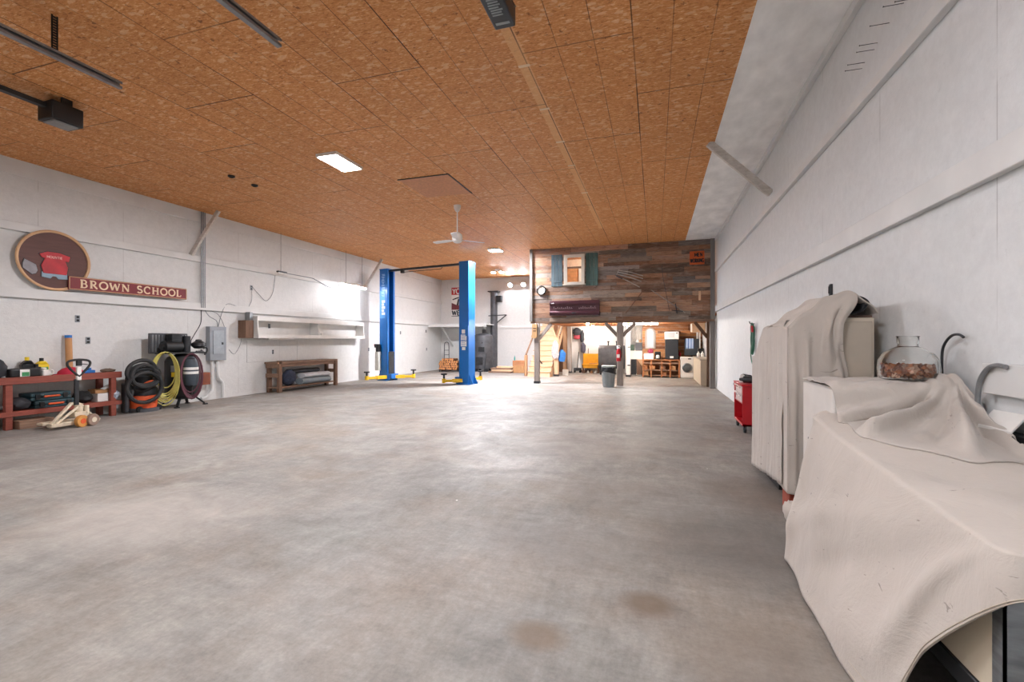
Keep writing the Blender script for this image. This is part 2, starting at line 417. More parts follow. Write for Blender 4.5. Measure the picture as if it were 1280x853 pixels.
# horizontal girt boards and edge trims
n_trim = 0
def trim(mat, *b, bev=.004):
    global n_trim
    n_trim += 1
    m = MB(); m.box(*b); return struct(m.build('trim_%d' % n_trim, mat, bev=bev, smooth=0))
trim(m_trim, XL, XL+.05, YF, YB, 3.0, 3.13); trim(m_trim, XL, XL+.06, YF, YB, 1.97, 2.12)
trim(m_trim, XL, XL+.03, YF, YB, 3.86, 4.1)
trim(m_trim, XR-.045, XR, YF, 13.5, 2.1, 2.26); trim(m_trim, XR-.05, XR, YF, 13.5, 3.18, 3.27)
trim(m_trim, XR-.05, XR, YF, 13.5, 4.02, 4.105)
trim(m_trim, XL, -3.7, YB-.04, YB, 1.85, 1.93); trim(m_trim, XL, -3.7, YB-.03, YB, 4.0, 4.1)
trim(m_trim, XR-.04, XR, YF, 2.88, 1.04, 1.19)
struct(slab('baseboard_left', m_trim, XL, XL+.012, YF, YB, 0, .06))
struct(slab('baseboard_back', m_trim, XL, XR, YB-.012, YB, 0, .06))
# wall cover panel behind the far workbench (raised sheet with an edge line)
m = MB(); m.box(XL, XL+.012, 8.55, 10.15, .78, 1.31); m.box(XL, XL+.012, 10.17, 12.5, .78, 1.31)
n_trim += 1; struct(m.build('trim_%d' % n_trim, m_wall_l, bev=.003))
m = MB(); m.box(XL, XL+.008, 15.0, 17.7, .45, 1.48)
n_trim += 1; struct(m.build('trim_%d' % n_trim, m_wall_l, bev=.003))
# attic hatch
h = thing('attic_hatch', 'square unpainted board attic hatch in the orange ceiling', 'hatch', (-3.78, 7.45, ZC))
m = MB(); m.box(-.46, .46, -.5, .5, -.012, -.001); m.build('hatch_board', pm('hatch_board', '#bf845a', .65, 0, .16, 22), h)
m = MB()
m.box(-.485, .485, -.52, -.505, -.014, 0); m.build('gap_edge', m_black, h)
m = MB(); m.box(.47, .485, -.52, .52, -.014, 0); m.build('gap_edge', m_black, h)

# ceiling LED lights
def led_panel(label, x, y, sx, sy, mt=m_led, grp=None):
    t = thing('ceiling_light', label, 'light', (x, y, ZC), 0, grp)
    m = MB()
    for b in ((-sx/2-.02, -sx/2, -sy/2-.02, sy/2+.02), (sx/2, sx/2+.02, -sy/2-.02, sy/2+.02), (-sx/2, sx/2, -sy/2-.02, -sy/2), (-sx/2, sx/2, sy/2, sy/2+.02)):
        m.box(*b, -.05, 0)
    m.box(-sx/2, sx/2, -sy/2, sy/2, -.02, 0)
    m.build('light_frame', m_white, t, bev=.003)
    m = MB(); m.box(-sx/2+.002, sx/2-.002, -sy/2+.002, sy/2-.002, -.045, -.022); m.build('diffuser', mt, t, smooth=0)
    return t
led_panel('bright rectangular ceiling light nearest the camera, left of the hatch', -4.66, 5.93, .33, .6)
led_panel('small bright square ceiling light beyond the white fan', -4.65, 13.1, .34, .34, m_led_b)
led_panel('unseen fill panel added above and behind the photographer', -4.66, .3, .33, .6, m_fill_panel)  # out of view, added as fill for the near part of the hall
led_panel('unseen fill panel added over the near right of the hall', -.9, .6, .33, .6, m_fill_panel)  # another unseen panel, added to lighten the right side
def twin(label, loc, wall):
    t = thing('twin_floodlight', label, 'light', loc)
    m = MB()
    if wall: m.box(-.08, .08, -.04, 0, -.06, .06); m.bar((-.2, -.06, 0), (.2, -.06, 0), .03, .03)
    else: m.box(-.08, .08, -.06, .06, -.04, 0); m.bar((-.17, 0, -.05), (.17, 0, -.05), .03, .03)
    m.build('mount', m_white, t, bev=.003)
    for s in (-1, 1):
        h_ = MB(); g_ = MB()
        if wall: a, d = V((s*.3, -.07, 0)), V((0, -.8, -.6)).normalized()
        else: a, d = V((s*.17, 0, -.05)), V((0, -.25, -.97)).normalized()
        h_.lathe([(.0, 0), (.05, 0), (.09, .08), (.09, .09)], a, 18, d)
        lh = h_.build('lamp_head', m_white, t)
        g_.lathe([(.0, .094), (.06, .09), (.085, .086)], a, 18, d); g_.build('lamp_glass', m_bulb, lh)
twin('twin spot ceiling light near the top of the right lift post', (-5.86, 16.75, ZC), 0)
twin('twin flood light high on the white back wall beside the barn', (-5.72, YB, 3.78), 1)

# ceiling fan
t = thing('ceiling_fan', 'white three blade ceiling fan hanging on a thin rod', 'fan', (-3.9, 8.63, ZC))
m = MB(); m.lathe([(0, 0), (.075, 0), (.07, -.06), (.03, -.13), (0, -.13)]); m.build('canopy', m_white, t)
m = MB(); m.cyl((0, 0, -.1), (0, 0, -.62), .012, n=10); m.build('rod', m_white, t)
m = MB(); m.lathe([(0, -.55), (.05, -.56), (.1, -.6), (.11, -.68), (.1, -.74), (.06, -.77), (0, -.78)]); m.build('motor', m_white, t)
for k in range(3):
    a = math.radians(47.5+120*k)
    m = MB(); m.bar((.08, 0, 0), (.2, 0, .0), .03, .012)
    m.prism([(.16, -.05, 0), (.3, -.065, 0), (.6, -.06, 0), (.62, 0, 0), (.6, .06, 0), (.3, .05, 0), (.16, .04, 0)], (0, 0, .008))
    m.move(rot=(math.radians(9), 0, 0)); m.build('blade', m_white, t, loc=(0, 0, -.71), rot=(0, 0, a))

# door tracks with hangers, openers
def track(label, x, y1):
    t = thing('door_track', label, 'door track', (x, 0, 3.75), 0, None)
    m = MB(); m.box(-.003, .003, YF+.05, y1, -.03, .03); m.box(-.003, .04, YF+.05, y1, .027, .033); m.box(-.003, .04, YF+.05, y1, -.033, -.027)
    m.box(.037, .043, YF+.05, y1, .012, .033); m.box(.037, .043, YF+.05, y1, -.033, -.012)
    m.build('rail', m_galv, t)
    m = MB(); m.box(-.04, -.005, YF+.05, y1-.02, .02, .034); m.build('angle_iron', m_black, t)
    return t
t = track('grey overhead door track with perforated hanger strap, left of the two', -4.91, 3.04)
m = MB()
for i in range(14): m.box(-.02, -.012, 2.53, 2.575, .034+i*.0225, .049+i*.0225)
m.box(-.02, -.012, 2.53, 2.54, .03, .35); m.box(-.02, -.012, 2.566, 2.576, .03, .35); m.build('hanger_strap', m_black, t)
t = track('grey overhead door track near the top middle, right of the two', -2.97, 3.0)
m = MB(); m.box(-.02, -.012, 1.6, 1.64, .03, .35); m.build('hanger_strap', m_black, t)
t = thing('door_opener', 'black garage door opener motor on its rail at upper left', 'door opener', (-6.6, 3.48, 3.92))
m = MB(); m.box(-.13, .13, -.15, .15, -.1, .11); m.build('motor_housing', m_black, t, bev=.012, seg=2)
m = MB(); m.box(-.1, .1, -.12, .12, -.115, -.095); m.build('light_lens', pm('frosted_lens', '#7d8080', .35), t, bev=.01)
m = MB(); m.box(-.035, .035, YF-3.4, -.1, .03, .08); m.build('drive_rail', m_dark, t)
for x in (-.1, .1):
    m = MB(); m.box(x-.012, x+.012, -.05, .05, .1, .18); m.build('hanger', m_black, t)
t = thing('door_opener', 'black garage door opener with pale label at the top middle', 'door opener', (-1.12, 3.12, 3.83))
m = MB(); m.box(-.085, .085, -.35, .27, -.08, .08); m.build('motor_housing', pm('opener_navy', '#20262d', .4), t, bev=.012, seg=2)
m = MB()
random.seed(3)
for i in range(9):
    yy = .10-i*.026
    m.box(-.05+random.uniform(0, .008), .05-random.uniform(0, .03), yy, yy+.014, -.083, -.079)
m.build('warning_label', pm('label_print', '#8d9496', .5), t, smooth=0)
m = MB(); m.box(-.055, .055, .19, .215, -.083, -.079); m.build('maker_strip', bpy.data.materials['label_print'], t, smooth=0)
m = MB(); m.box(-.088, -.084, -.05, .04, -.06, -.02); m.build('white_sticker', m_paper, t, smooth=0)
m = MB(); m.box(-.03, .03, -4.3, -.3, .03, .07); m.build('drive_rail', m_dark, t)
for x in (-.06, .06):
    for y in (-.2, .15):
        m = MB(); m.box(x-.01, x+.01, y-.003, y+.003, .07, .27); m.build('hanger', m_black, t)
m = MB(); m.tube(spline([(.1, .0, .02), (.12, .08, -.03), (.115, .17, .0), (.09, .2, .05)], 14), .004, 6); m.build('wire', m_black, t)
# cleats left along the pale strip on the ceiling
for i, yy in enumerate((4.45, 5.35, 6.3, 7.2, 8.6)):
    m = MB(); m.box(-.06, .06, -.018, .018, -.006, 0)
    tag(m.build('ceiling_cleat', pm('masking_tape', '#e5cba8', .7) if i == 0 else bpy.data.materials['masking_tape'], loc=(-1.27, yy, ZC)),
        'small pale cleat across the pale strip on the orange ceiling', 'cleat', 'cleats on the ceiling strip')
for yy, lb in ((5.93, 'black ceiling bracket nearer the camera, of two above the left wall sign'), (6.4, 'black ceiling bracket farther back, of two above the left wall sign')):
    m = MB(); m.lathe([(.03, 0), (.055, 0), (.055, -.02), (.035, -.03), (.03, -.01)], n=16)
    tag(m.build('ceiling_bracket', m_black, loc=(-6.85, yy, ZC)), lb, 'bracket')

# diagonal braces from wall to ceiling
def brace(label, p0, p1, w, mat):
    m = MB(); p0 = V(p0); p1 = V(p1)
    m.bar(p0-p0, p1-p0, w*.85, .05, (0, 1, 0)); 
    return tag(m.build('diagonal_brace', mat, loc=p0, bev=.004), label, 'brace')
m_brace = wood('worn_white_timber', '#bdb5ab', '#e6e1da', 0, .7, 2.5, .15)
brace('whitewashed diagonal timber brace on the right wall', (1.58, 7.35, 3.42), (.72, 6.95, 4.09), .12, m_brace)
brace('whitewashed diagonal brace on the left wall above the school sign', (-9.37, 7.15, 3.12), (-8.93, 7.42, 4.09), .1, m_brace)
brace('whitewashed diagonal brace beside the top of the left lift post', (-9.37, 13.2, 3.12), (-8.9, 13.5, 4.09), .1, m_brace)
# long nails sticking out of the right wall
for y, z in ((3.43, 3.66), (3.5, 3.52), (3.56, 3.5), (3.72, 3.58), (3.92, 3.58), (4.1, 3.55), (4.15, 3.53), (4.32, 3.53), (4.37, 3.51)):
    m = MB(); m.cyl((.02, 0, 0), (-.105, 0, 0), .0022, n=6); m.cyl((-.105, 0, 0), (-.108, 0, 0), .005, n=8)
    tag(m.build('long_nail', m_dark, loc=(XR-.01, y, z)), 'long thin nail sticking out high on the right wall', 'nail', 'nails high on the right wall')
# ------------------------------------------------------------------ lettering (strokes)
ARC = lambda cx, cy, rx, ry, a0, a1, n=14: [(cx+rx*math.cos(math.radians(a0+(a1-a0)*i/n)), cy+ry*math.sin(math.radians(a0+(a1-a0)*i/n))) for i in range(n+1)]
# each letter: (advance width, [(stroke points, width factor)])
GLY = {
 'B': (.72, [([(.14, 0), (.14, 1)], 1.3), ([(0, 1), (.32, 1)]+ARC(.32, .76, .24, .24, 90, -90)+[(.14, .52)], .9), ([(.14, .52), (.34, .52)]+ARC(.34, .26, .28, .26, 90, -90)+[(0, 0)], .9)]),
 'R': (.76, [([(.14, 0), (.14, 1)], 1.3), ([(0, 1), (.32, 1)]+ARC(.32, .75, .25, .25, 90, -90)+[(.14, .5)], .9), ([(.32, .5), (.68, .02), (.76, .02)], 1.2), ([(0, 0), (.28, 0)], .5)]),
 'O': (.86, [(ARC(.43, .5, .40, .5, 0, 360, 30), 1.1)]),
 'W': (1.1, [([(.04, 1), (.3, 0)], 1.3), ([(.3, 0), (.55, .95)], .7), ([(.55, .95), (.8, 0)], 1.3), ([(.8, 0), (1.05, 1)], .7), ([(-.04, 1), (.2, 1)], .5), ([(.9, 1), (1.12, 1)], .5)]),
 'N': (.86, [([(.12, 0), (.12, 1)], .7), ([(.12, 1), (.74, 0)], 1.3), ([(.74, 0), (.74, 1)], .7), ([(0, 1), (.14, 1)], .5), ([(0, 0), (.24, 0)], .5), ([(.62, 1), (.86, 1)], .5)]),
 'S': (.62, [(ARC(.3, .76, .23, .24, 30, 270, 16)+ARC(.3, .26, .27, .26, 90, -150, 16), 1.1)]),
 'C': (.78, [(ARC(.42, .5, .38, .5, 42, 318, 24), 1.1), ([(.7, .66), (.7, .98)], .5)]),
 'H': (.86, [([(.14, 0), (.14, 1)], 1.2), ([(.7, 0), (.7, 1)], 1.2), ([(.14, .52), (.7, .52)], .7), ([(0, 0), (.28, 0)], .5), ([(0, 1), (.28, 1)], .5), ([(.56, 0), (.84, 0)], .5), ([(.56, 1), (.84, 1)], .5)]),
 'L': (.66, [([(.14, 0), (.14, 1)], 1.3), ([(0, 1), (.28, 1)], .5), ([(0, 0), (.58, 0), (.6, .24)], .7)]),
 'Y': (.7, [([(.02, 1), (.35, .5)], 1.2), ([(.68, 1), (.35, .5)], 1.2), ([(.35, .5), (.35, 0)], 1.2)]),
 'U': (.72, [([(.08, 1), (.08, .3)]+ARC(.36, .3, .28, .3, 180, 360)+[(.64, 1)], 1.2)]),
 'E': (.62, [([(.1, 0), (.1, 1)], 1.2), ([(.1, 1), (.58, 1)], 1), ([(.1, .5), (.5, .5)], 1), ([(.1, 0), (.58, 0)], 1)]),
 'M': (.9, [([(.08, 0), (.08, 1)], 1.2), ([(.08, 1), (.45, .25)], 1), ([(.45, .25), (.82, 1)], 1), ([(.82, 1), (.82, 0)], 1.2)]),
 'K': (.72, [([(.1, 0), (.1, 1)], 1.2), ([(.1, .4), (.64, 1)], 1), ([(.28, .58), (.68, 0)], 1.1)]),
 'I': (.2, [([(.1, 0), (.1, 1)], 1.2)]),
 'G': (.8, [(ARC(.42, .5, .38, .5, 42, 325, 24), 1.1), ([(.5, .42), (.74, .42), (.74, .1)], 1)]),
 'T': (.7, [([(.35, 0), (.35, 1)], 1.2), ([(0, 1), (.7, 1)], 1)]),
 ' ': (.5, []),
}
def text_width(s, gap=.16): return sum(GLY[ch][0] for ch in s)+gap*(len(s)-1)
def letters(mb, s, o, ux, uz, h, w, thick, gap=.16, width=None):
    """strokes of s as raised flat ribbons: origin o, along ux, up uz, height h, stroke w"""
    o = V(o); ux = V(ux); uz = V(uz); nn = ux.cross(uz); x = 0
    k = h if width is None else width/text_width(s, gap)
    for ch in s:
        a, st = GLY[ch]
        for pts, wf in st:
            P = [o+ux*((x+p[0])*k)+uz*(p[1]*h) for p in pts]
            ww = w*wf; n = len(P); L = []; R = []
            for i in range(n):
                d = (P[min(i+1, n-1)]-P[max(i-1, 0)]).normalized(); s_ = d.cross(nn)*(ww/2)
                L.append(P[i]+s_); R.append(P[i]-s_)
            for i in range(n-1): mb.prism([L[i], L[i+1], R[i+1], R[i]], nn*thick)
        x += a+gap

# ------------------------------------------------------------------ left wall: signs
t = thing('round_sign', 'round brown plaque with tan rim and carved red shirt', 'sign', (XL+.04, 4.84, 2.61))
m = MB(); m.lathe([(0, 0), (.47, 0), (.47, .025), (0, .025)], n=48, axis=(1, 0, 0)); m.build('sign_board', m_brownp, t, bev=.004)
m = MB(); m.lathe([(.445, .02), (.485, .02), (.49, .035), (.475, .045), (.45, .04), (.445, .02)], n=48, axis=(1, 0, 0)); m.build('rim', m_tan, t)
def relief(pts, name, mat, par, d=.012, x0=.025, outl=True):
    if outl:
        c = sum((V((0, *p)) for p in pts), V())/len(pts)
        m = MB(); m.prism([V((x0, 0, 0))+c+(V((0, *p))-c)*1.06 for p in pts], (.006, 0, 0)); m.build('outline', m_black, par, smooth=0)
    m = MB(); m.prism([(x0, *p) for p in pts], (d, 0, 0)); return m.build(name, mat, par, bev=.004, smooth=0)
relief([(-.17, -.2), (.16, -.2), (.17, -.29), (.04, -.3), (.01, -.26), (-.03, -.26), (-.06, -.3), (-.17, -.28)], 'carved_shorts', pm('relief_blue', '#8fa5b5', .6), t)
shirt = relief([(-.1, .13), (.06, .13), (.2, .09), (.18, .0), (.13, .01), (.17, -.1), (.15, -.22), (-.15, -.22), (-.18, -.1), (-.13, .02), (-.17, .03), (-.2, .08)], 'carved_shirt', pm('relief_red', '#b3262f', .5, 0, .25, 6), t, .018)
m = MB(); letters(m, 'MOUNTIE', (.044, -.11, .03), (0, 1, 0), (0, 0, 1), .036, .008, .003, width=.2); m.build('shirt_lettering', pm('relief_pink', '#e2a5a0', .6), shirt, smooth=0)
relief([(-.4, -.1), (-.38, -.03), (-.24, -.1), (-.22, -.19), (-.24, -.24), (-.29, -.26), (-.4, -.17)], 'carved_toolbox', pm('relief_grey', '#8f8d92', .6, 0, .15), t, .014)
t = thing('name_board', 'long maroon name board reading BROWN SCHOOL', 'sign', (XL+.05, 5.0, 2.16))
m = MB(); m.box(.035, .06, 0, 2.0, 0, .225); m.build('board', m_maroon, t, bev=.01, seg=2)
m = MB()
for b in ((.008, 1.992, .006, .018), (.008, 1.992, .207, .219), (.006, .018, .01, .215), (1.982, 1.994, .01, .215)): m.box(.058, .066, *b)
m.build('border', m_tan, t, bev=.002)
m = MB(); k_ = 1.72/text_width('BROWN SCHOOL', .2); letters(m, 'BROWN', (.06, .16, .05), (0, 1, 0), (0, 0, 1), .125, .022, .006, .2, k_*text_width('BROWN', .2)); m.build('lettering', m_letter, t, smooth=0)
m = MB(); letters(m, 'SCHOOL', (.06, .16+k_*(text_width('BROWN ', .2)+.2), .05), (0, 1, 0), (0, 0, 1), .125, .022, .006, .2, k_*text_width('SCHOOL', .2)); m.build('lettering', m_letter, t, smooth=0)

# outlets and small boxes on walls
def outlet(loc, label, rot=0, grp=None):
    t = thing('wall_outlet', label, 'outlet', loc, rot, grp)
    m = MB(); m.box(0, .012, -.035, .035, -.06, .06); m.build('cover_plate', m_grey, t, bev=.004)
    for z in (-.028, .028):
        m = MB(); m.box(.012, .018, -.02, .02, z-.018, z+.018); m.build('socket', m_black, t, bev=.003)
    return t
outlet((XL, 5.18, 1.68), 'wall outlet under the left end of the name board')
outlet((XL, 5.33, 1.31), 'upper outlet on the wall behind the pallet jack handle')
outlet((XL, 9.33, 1.02), 'wall outlet above the brown timber workbench, under the white bins')
outlet((XL, 13.45, 1.01), 'wall outlet between white bins and left lift post')
outlet((XL, 15.5, 1.62), 'upper wall outlet just right of the left lift post')
outlet((XL, 17.55, 1.72), 'upper wall outlet beneath the corner shelf end')
outlet((XL, 17.6, .95), 'lower wall outlet left of the hand truck')
outlet((XL, 8.68, 2.6), 'small grey box on the wall under the long light cable')

# electrical panel, conduits
t = thing('electrical_panel', 'grey steel electrical panel box on the left wall', 'electrical panel', (XL, 7.7, .87))
m = MB(); m.box(0, .13, -.2, .2, 0, .75); m.build('enclosure', m_grey, t, bev=.006)
m = MB(); m.box(.13, .142, -.13, .13, .14, .66); d = m.build('panel_door', pm('panel_door', '#9aa2a9', .4), t, bev=.003)
m = MB(); m.box(.142, .15, .07, .11, .35, .4); m.build('latch', m_dark, d)
for y, lb, pts in ((7.6, 'thick white conduit bending below the electrical panel, left', [(.06, 0, .86), (.06, 0, .3), (.06, -.04, .16), (.06, -.14, .08), (.06, -.25, .06)]),
                   (7.74, 'thick white conduit bending below the electrical panel, right', [(.06, 0, .86), (.06, 0, .52), (.06, .06, .42), (.06, .12, .33), (.06, .13, .02)])):
    m = MB(); m.tube(spline(pts, 22), .035, 12)
    tag(m.build('conduit', m_trim, loc=(XL, y, 0)), lb, 'conduit')
for k in range(3):
    y = 7.36+.04*k
    m = MB(); m.cyl((.03, 0, 0), (.03, 0, 4.09-2.02), .011, n=8)
    tag(m.build('conduit', m_galv, loc=(XL+.03, y, 2.02)), 'thin grey conduit running from the ceiling down beside the name board', 'conduit', 'thin conduits above the electrical panel')
random.seed(11)
def cable(label, pts, r=.008, mat=None, n=40, name='cable', grp=None):
    o = V(pts[0]); m = MB(); m.tube([p-o for p in spline(pts, n)], r, 6)
    return tag(m.build(name, mat or m_dark, loc=o), label, 'cable', grp)
X0 = XL+.02
cable('dark cable looping from the conduits down to the compressor', [(X0, 7.38, 2.02), (X0+.02, 7.36, 1.7), (X0+.05, 7.2, 1.45), (X0+.1, 7.08, 1.3), (X0+.15, 7.05, 1.2)], .009)
cable('grey cable dropping from the conduits to the panel top', [(X0, 7.44, 2.02), (X0+.02, 7.55, 1.85), (X0+.03, 7.72, 1.75), (X0, 7.78, 1.6)], .008, m_galv)
cable('grey cable arching over the girt right of the panel', [(X0, 7.78, 1.6), (X0+.04, 7.85, 1.95), (X0+.02, 8.0, 2.15), (X0, 8.25, 2.12), (X0, 8.5, 2.05)], .008, m_galv)
cable('slack grey cable hanging at the right of the panel', [(X0, 7.46, 2.0), (X0+.03, 7.75, 1.9), (X0, 7.95, 1.6), (X0, 7.98, 1.3)], .006, m_galv)
cable('faint grey cable sagging from panel to brown bins box', [(X0, 8.06, 1.1), (X0, 8.2, 1.0), (X0, 8.35, 1.2), (X0, 8.42, 1.5)], .005, m_galv)
cable('thin cable drooping from the small grey box to the long light', [(X0, 8.7, 2.62), (X0, 8.9, 2.45), (X0, 9.12, 2.32), (X0, 9.32, 2.55), (X0, 9.4, 3.05)], .006, m_galv)
cable('thin cable dropping from the small grey box to the girt', [(X0, 8.68, 2.55), (X0, 8.68, 2.3), (X0, 8.6, 2.14)], .006, m_galv)
cable('dark cable between the black fixture and the tube light', [(XL+.2, 9.5, 3.07), (XL+.25, 10.4, 3.06), (XL+.3, 10.55, 3.02), (XL+.38, 11.1, 2.86), (XL+.45, 11.5, 3.05)], .012, m_galv)
cable('thin black hanging wire holding the small black fixture', [(XL+.2, 9.4, 3.1), (XL+.2, 9.4, 3.6), (XL+.2, 9.4, 4.09)], .004, m_dark)
# hung lights on left wall
t = thing('tube_light', 'glowing tube light hung along the left wall', 'light', (XL+.45, 12.06, 2.99))
m = MB(); m.box(-.03, .03, -.6, .6, .06, .09); m.prism([(-.12, -.6, .02), (-.03, -.6, .07), (.03, -.6, .07), (.12, -.6, .02), (.12, -.6, .03), (.03, -.6, .09), (-.03, -.6, .09), (-.12, -.6, .03)], (0, 1.2, 0)); m.build('housing', m_white, t)
m = MB(); m.cyl((0, -.58, 0), (0, .58, 0), .03, n=12); m.build('tube', m_tube, t)
m = MB()
for y in (-.4, .4): m.cyl((0, y, .06), (0, y, 1.05), .004, n=6)
m.build('hanger', m_dark, t)
t = thing('unlit_light', 'small unlit black light fixture hung on the left wall', 'light', (XL+.2, 9.43, 3.06))
m = MB(); m.box(-.04, .04, -.14, .14, 0, .04); m.build('housing', m_dark, t, bev=.004)
m = MB(); m.box(-.035, .035, -.13, .13, -.014, 0); m.build('lens', m_white, t)

# long white bin shelf
t = thing('wall_bin_shelf', 'long white open bin shelf on the left wall', 'shelf', (XL, 10.65, 1.37))
m = MB(); m.box(0, .02, -2.08, 2.1, 0, .53); m.build('back_panel', m_white, t)
m = MB(); m.box(0, .31, -2.08, 2.1, .5, .53); m.build('top_board', m_white, t, bev=.003)
m = MB(); m.box(0, .34, -2.08, 2.1, 0, .025); m.build('bottom_board', m_white, t, bev=.003)
m = MB(); m.box(.32, .345, -2.08, 2.1, 0, .09); m.build('front_lip', m_white, t, bev=.003)
for y in (-2.08, -.02, 2.075):
    m = MB(); m.prism([(.02, y, .025), (.335, y, .025), (.335, y, .1), (.30, y, .5), (.02, y, .5)], (0, .03, 0)); m.build('divider', m_white, t, bev=.003)
m = MB(); m.box(.29, .315, -2.08, 2.1, .42, .53); m.build('face_rail', m_white, t, bev=.003)
m = MB(); m.box(0, .1, 0, .16, 0, .16); m.box(.1, .13, .03, .13, .03, .13); tag(m.build('junction_box', m_foam, loc=(XL+.14, 10.78, 1.397), bev=.01), 'small white box sitting inside the right white bin', 'box')
m = MB(); m.box(0, .07, 0, .85, -.035, 0); tag(m.build('shelf_light', m_paper, loc=(XL+.2, 8.95, 1.369), bev=.006), 'slim white bar light beneath the white bin shelf', 'light')
t = thing('meter_box', 'small brown wooden box with grey top at bins left end', 'box', (XL, 8.43, 1.37))
m = MB(); m.box(0, .24, -.12, .1, 0, .42); m.build('box_body', m_brownwood, t, bev=.004)
m = MB(); m.box(.05, .2, .03, .11, .3, .62); m.build('grey_conduit_box', m_galv, t, bev=.004)
outlet((XL+.021, 9.2, 1.68), 'outlet inside the left white bin')

# brown timber workbench with rolls
t = thing('workbench', 'brown timber workbench below the white bin shelf', 'workbench', (-9.18, 10.0, 0))
m = MB(); m.box(-.2, .22, -.95, 1.3, .72, .77); m.build('bench_top', m_brownwood_y, t, bev=.006)
m = MB(); m.box(.16, .19, -.85, 1.2, .64, .72); m.build('apron', m_brownwood_y, t, bev=.004)
for x, y in ((.14, -.9), (-.18, -.9), (.14, 1.2), (-.18, 1.2)):
    m = MB(); m.box(x, x+.08, y, y+.1, 0, .8 if x > 0 and y < 0 else .73); m.build('leg', m_brownwood, t, bev=.005)
for z in (.38, .62):
    for y in (-.93, 1.28):
        m = MB(); m.box(-.18, .2, y, y+.035, z, z+.1); m.build('end_rail', m_brownwood_y, t, bev=.004)
m = MB()
for i in range(3): m.box(-.16+i*.12, -.06+i*.12, -.92, 1.25, .1, .13)
m.build('lower_slats', m_brownwood_y, t, bev=.004)
def roll(name, label, mat, c, L, r, sq=1, rz=0, grp=None, spiral=True):
    m = MB(); rings = []
    random.seed(int(c[1]*100))
    n = 20
    for i in range(9):
        y = -L/2+L*i/8; pr = []
        for k in range(n):
            a = 2*PI*k/n; rr = r*(1+.06*noise.noise(V((y*4+c[1], math.cos(a)*2, math.sin(a)*2))))
            pr.append(m.bm.verts.new((rr*math.cos(a), y, rr*math.sin(a)*sq)))
        rings.append(pr)
    for a, b in zip(rings, rings[1:]): m.skin(a, b)
    m._f(rings[0][::-1]); m._f(rings[-1])
    return tag(m.build(name, mat, loc=c, rot=(0, 0, rz)), label, 'bedding', grp)
t2 = pm('dark_pattern_fabric', '#32384a', .85, 0, .5, 14)
def blob(name, label, cat, mat, loc, size, seed=0, amp=.18, f=5, grp=None):
    m = MB(); m.sph((0, 0, .5), .5, 22)
    for v in m.bm.verts:
        p = v.co.copy(); d = (p-V((0, 0, .5)))
        p = V((0, 0, .5))+d*(1+amp*noise.noise(p*f+V((seed, seed*2, 0)))+.5*amp*noise.noise(p*f*2.7+V((seed, 0, 3))))
        p.z = max(0.0, p.z); q = V((p.x, p.y, p.z)); q.x = max(-.52, min(.52, q.x)); q.y = max(-.52, min(.52, q.y))
        v.co = V((q.x*size[0], q.y*size[1], q.z*size[2]))
    o = m.build(name, mat, loc=loc, smooth=60)
    return tag(o, label, cat, grp)
blob('fabric_bundle', 'dark blue patterned cloth bundle under the brown timber bench', 'cloth', t2, (-9.13, 9.6, .131), (.26, .42, .42), 3, .2)
m_rollw = pm('pale_blanket', '#c9ccd0', .85, 0, .08); m_rollg = pm('grey_blanket', '#8a949a', .85, 0, .1)
roll('blanket', 'lower grey folded blanket under the brown timber bench', m_rollg, (-9.12, 10.5, .215), 1.1, .14, .6)
roll('blanket', 'upper white rolled blanket under the brown timber bench', m_rollw, (-9.12, 10.52, .365), 1.02, .13, .52)
roll('blanket', 'dark grey rolled mat behind the white blanket roll', m_stove, (-9.27, 10.3, .49), 1.0, .1, .6)

# ------------------------------------------------------------------ red workbench and what is on it
t = thing('red_workbench', 'red painted wooden workbench with lower shelf at far left', 'workbench', (-9.17, 4.7, 0))
m = MB(); m.box(-.2, .2, -.95, .88, .72, .75); m.build('bench_top', m_redwood, t, bev=.004)
m = MB(); m.box(.19, .225, -.95, .88, .66, .765); m.build('front_apron', m_redwood, t, bev=.004)
m = MB(); m.box(.19, .225, -.95, .88, .19, .265); m.box(-.2, .2, -.95, .88, .235, .262)
m.build('lower_shelf', m_redwood, t, bev=.004)
for x in (.14, -.19):
    for y in (-.93, -.62, .72):
        m = MB(); m.box(x, x+.07, y, y+.08, 0, .72); m.build('leg', m_redwood, t, bev=.004)
blob('dark_bag', 'rumpled black bag at the left end of the red bench top', 'bag', m_coat, (-9.17, 4.04, .751), (.3, .28, .3), 1, .22)
t = thing('battery_jug', 'black jug lying on the red bench with green and white label', 'jug', (-9.12, 4.37, .751))
m = MB(); m.box(-.07, .07, -.2, .16, 0, .135); m.build('jug_body', m_black, t, bev=.025, seg=3)
m = MB(); m.box(.07, .073, -.09, .02, .015, .12); l_ = m.build('label', m_paper, t)
m = MB(); m.box(.073, .075, -.07, .015, .02, .08); m.build('green_print', m_green, l_)
def jug(label, y, x, mats, h=.27):
    t = thing('oil_jug', label, 'jug', (x, y, .751))
    m = MB(); m.box(-.05, .05, -.075, .075, 0, h*.72); m.prism([(-.05, -.075, h*.72), (-.05, .075, h*.72), (-.03, .03, h*.92), (-.03, -.03, h*.92)], (.09, 0, 0))
    m.build('jug_body', mats[0], t, bev=.014, seg=2)
    m = MB(); m.cyl((0, 0, h*.9), (0, 0, h+.03), .026, n=14); m.build('cap', mats[1], t)
    m = MB(); m.box(.05, .053, -.06, .06, .03, h*.55); m.build('label', mats[2], t)
m_yp = pm('yellow_plastic', '#e9c92c', .45)
jug('yellow capped black oil jug on the red bench, behind the lying jug', 4.47, -9.28, (m_black, m_yp, m_black))
jug('taller yellow jug with green label on the red bench', 4.64, -9.27, (m_yp, m_black, m_green), .25)
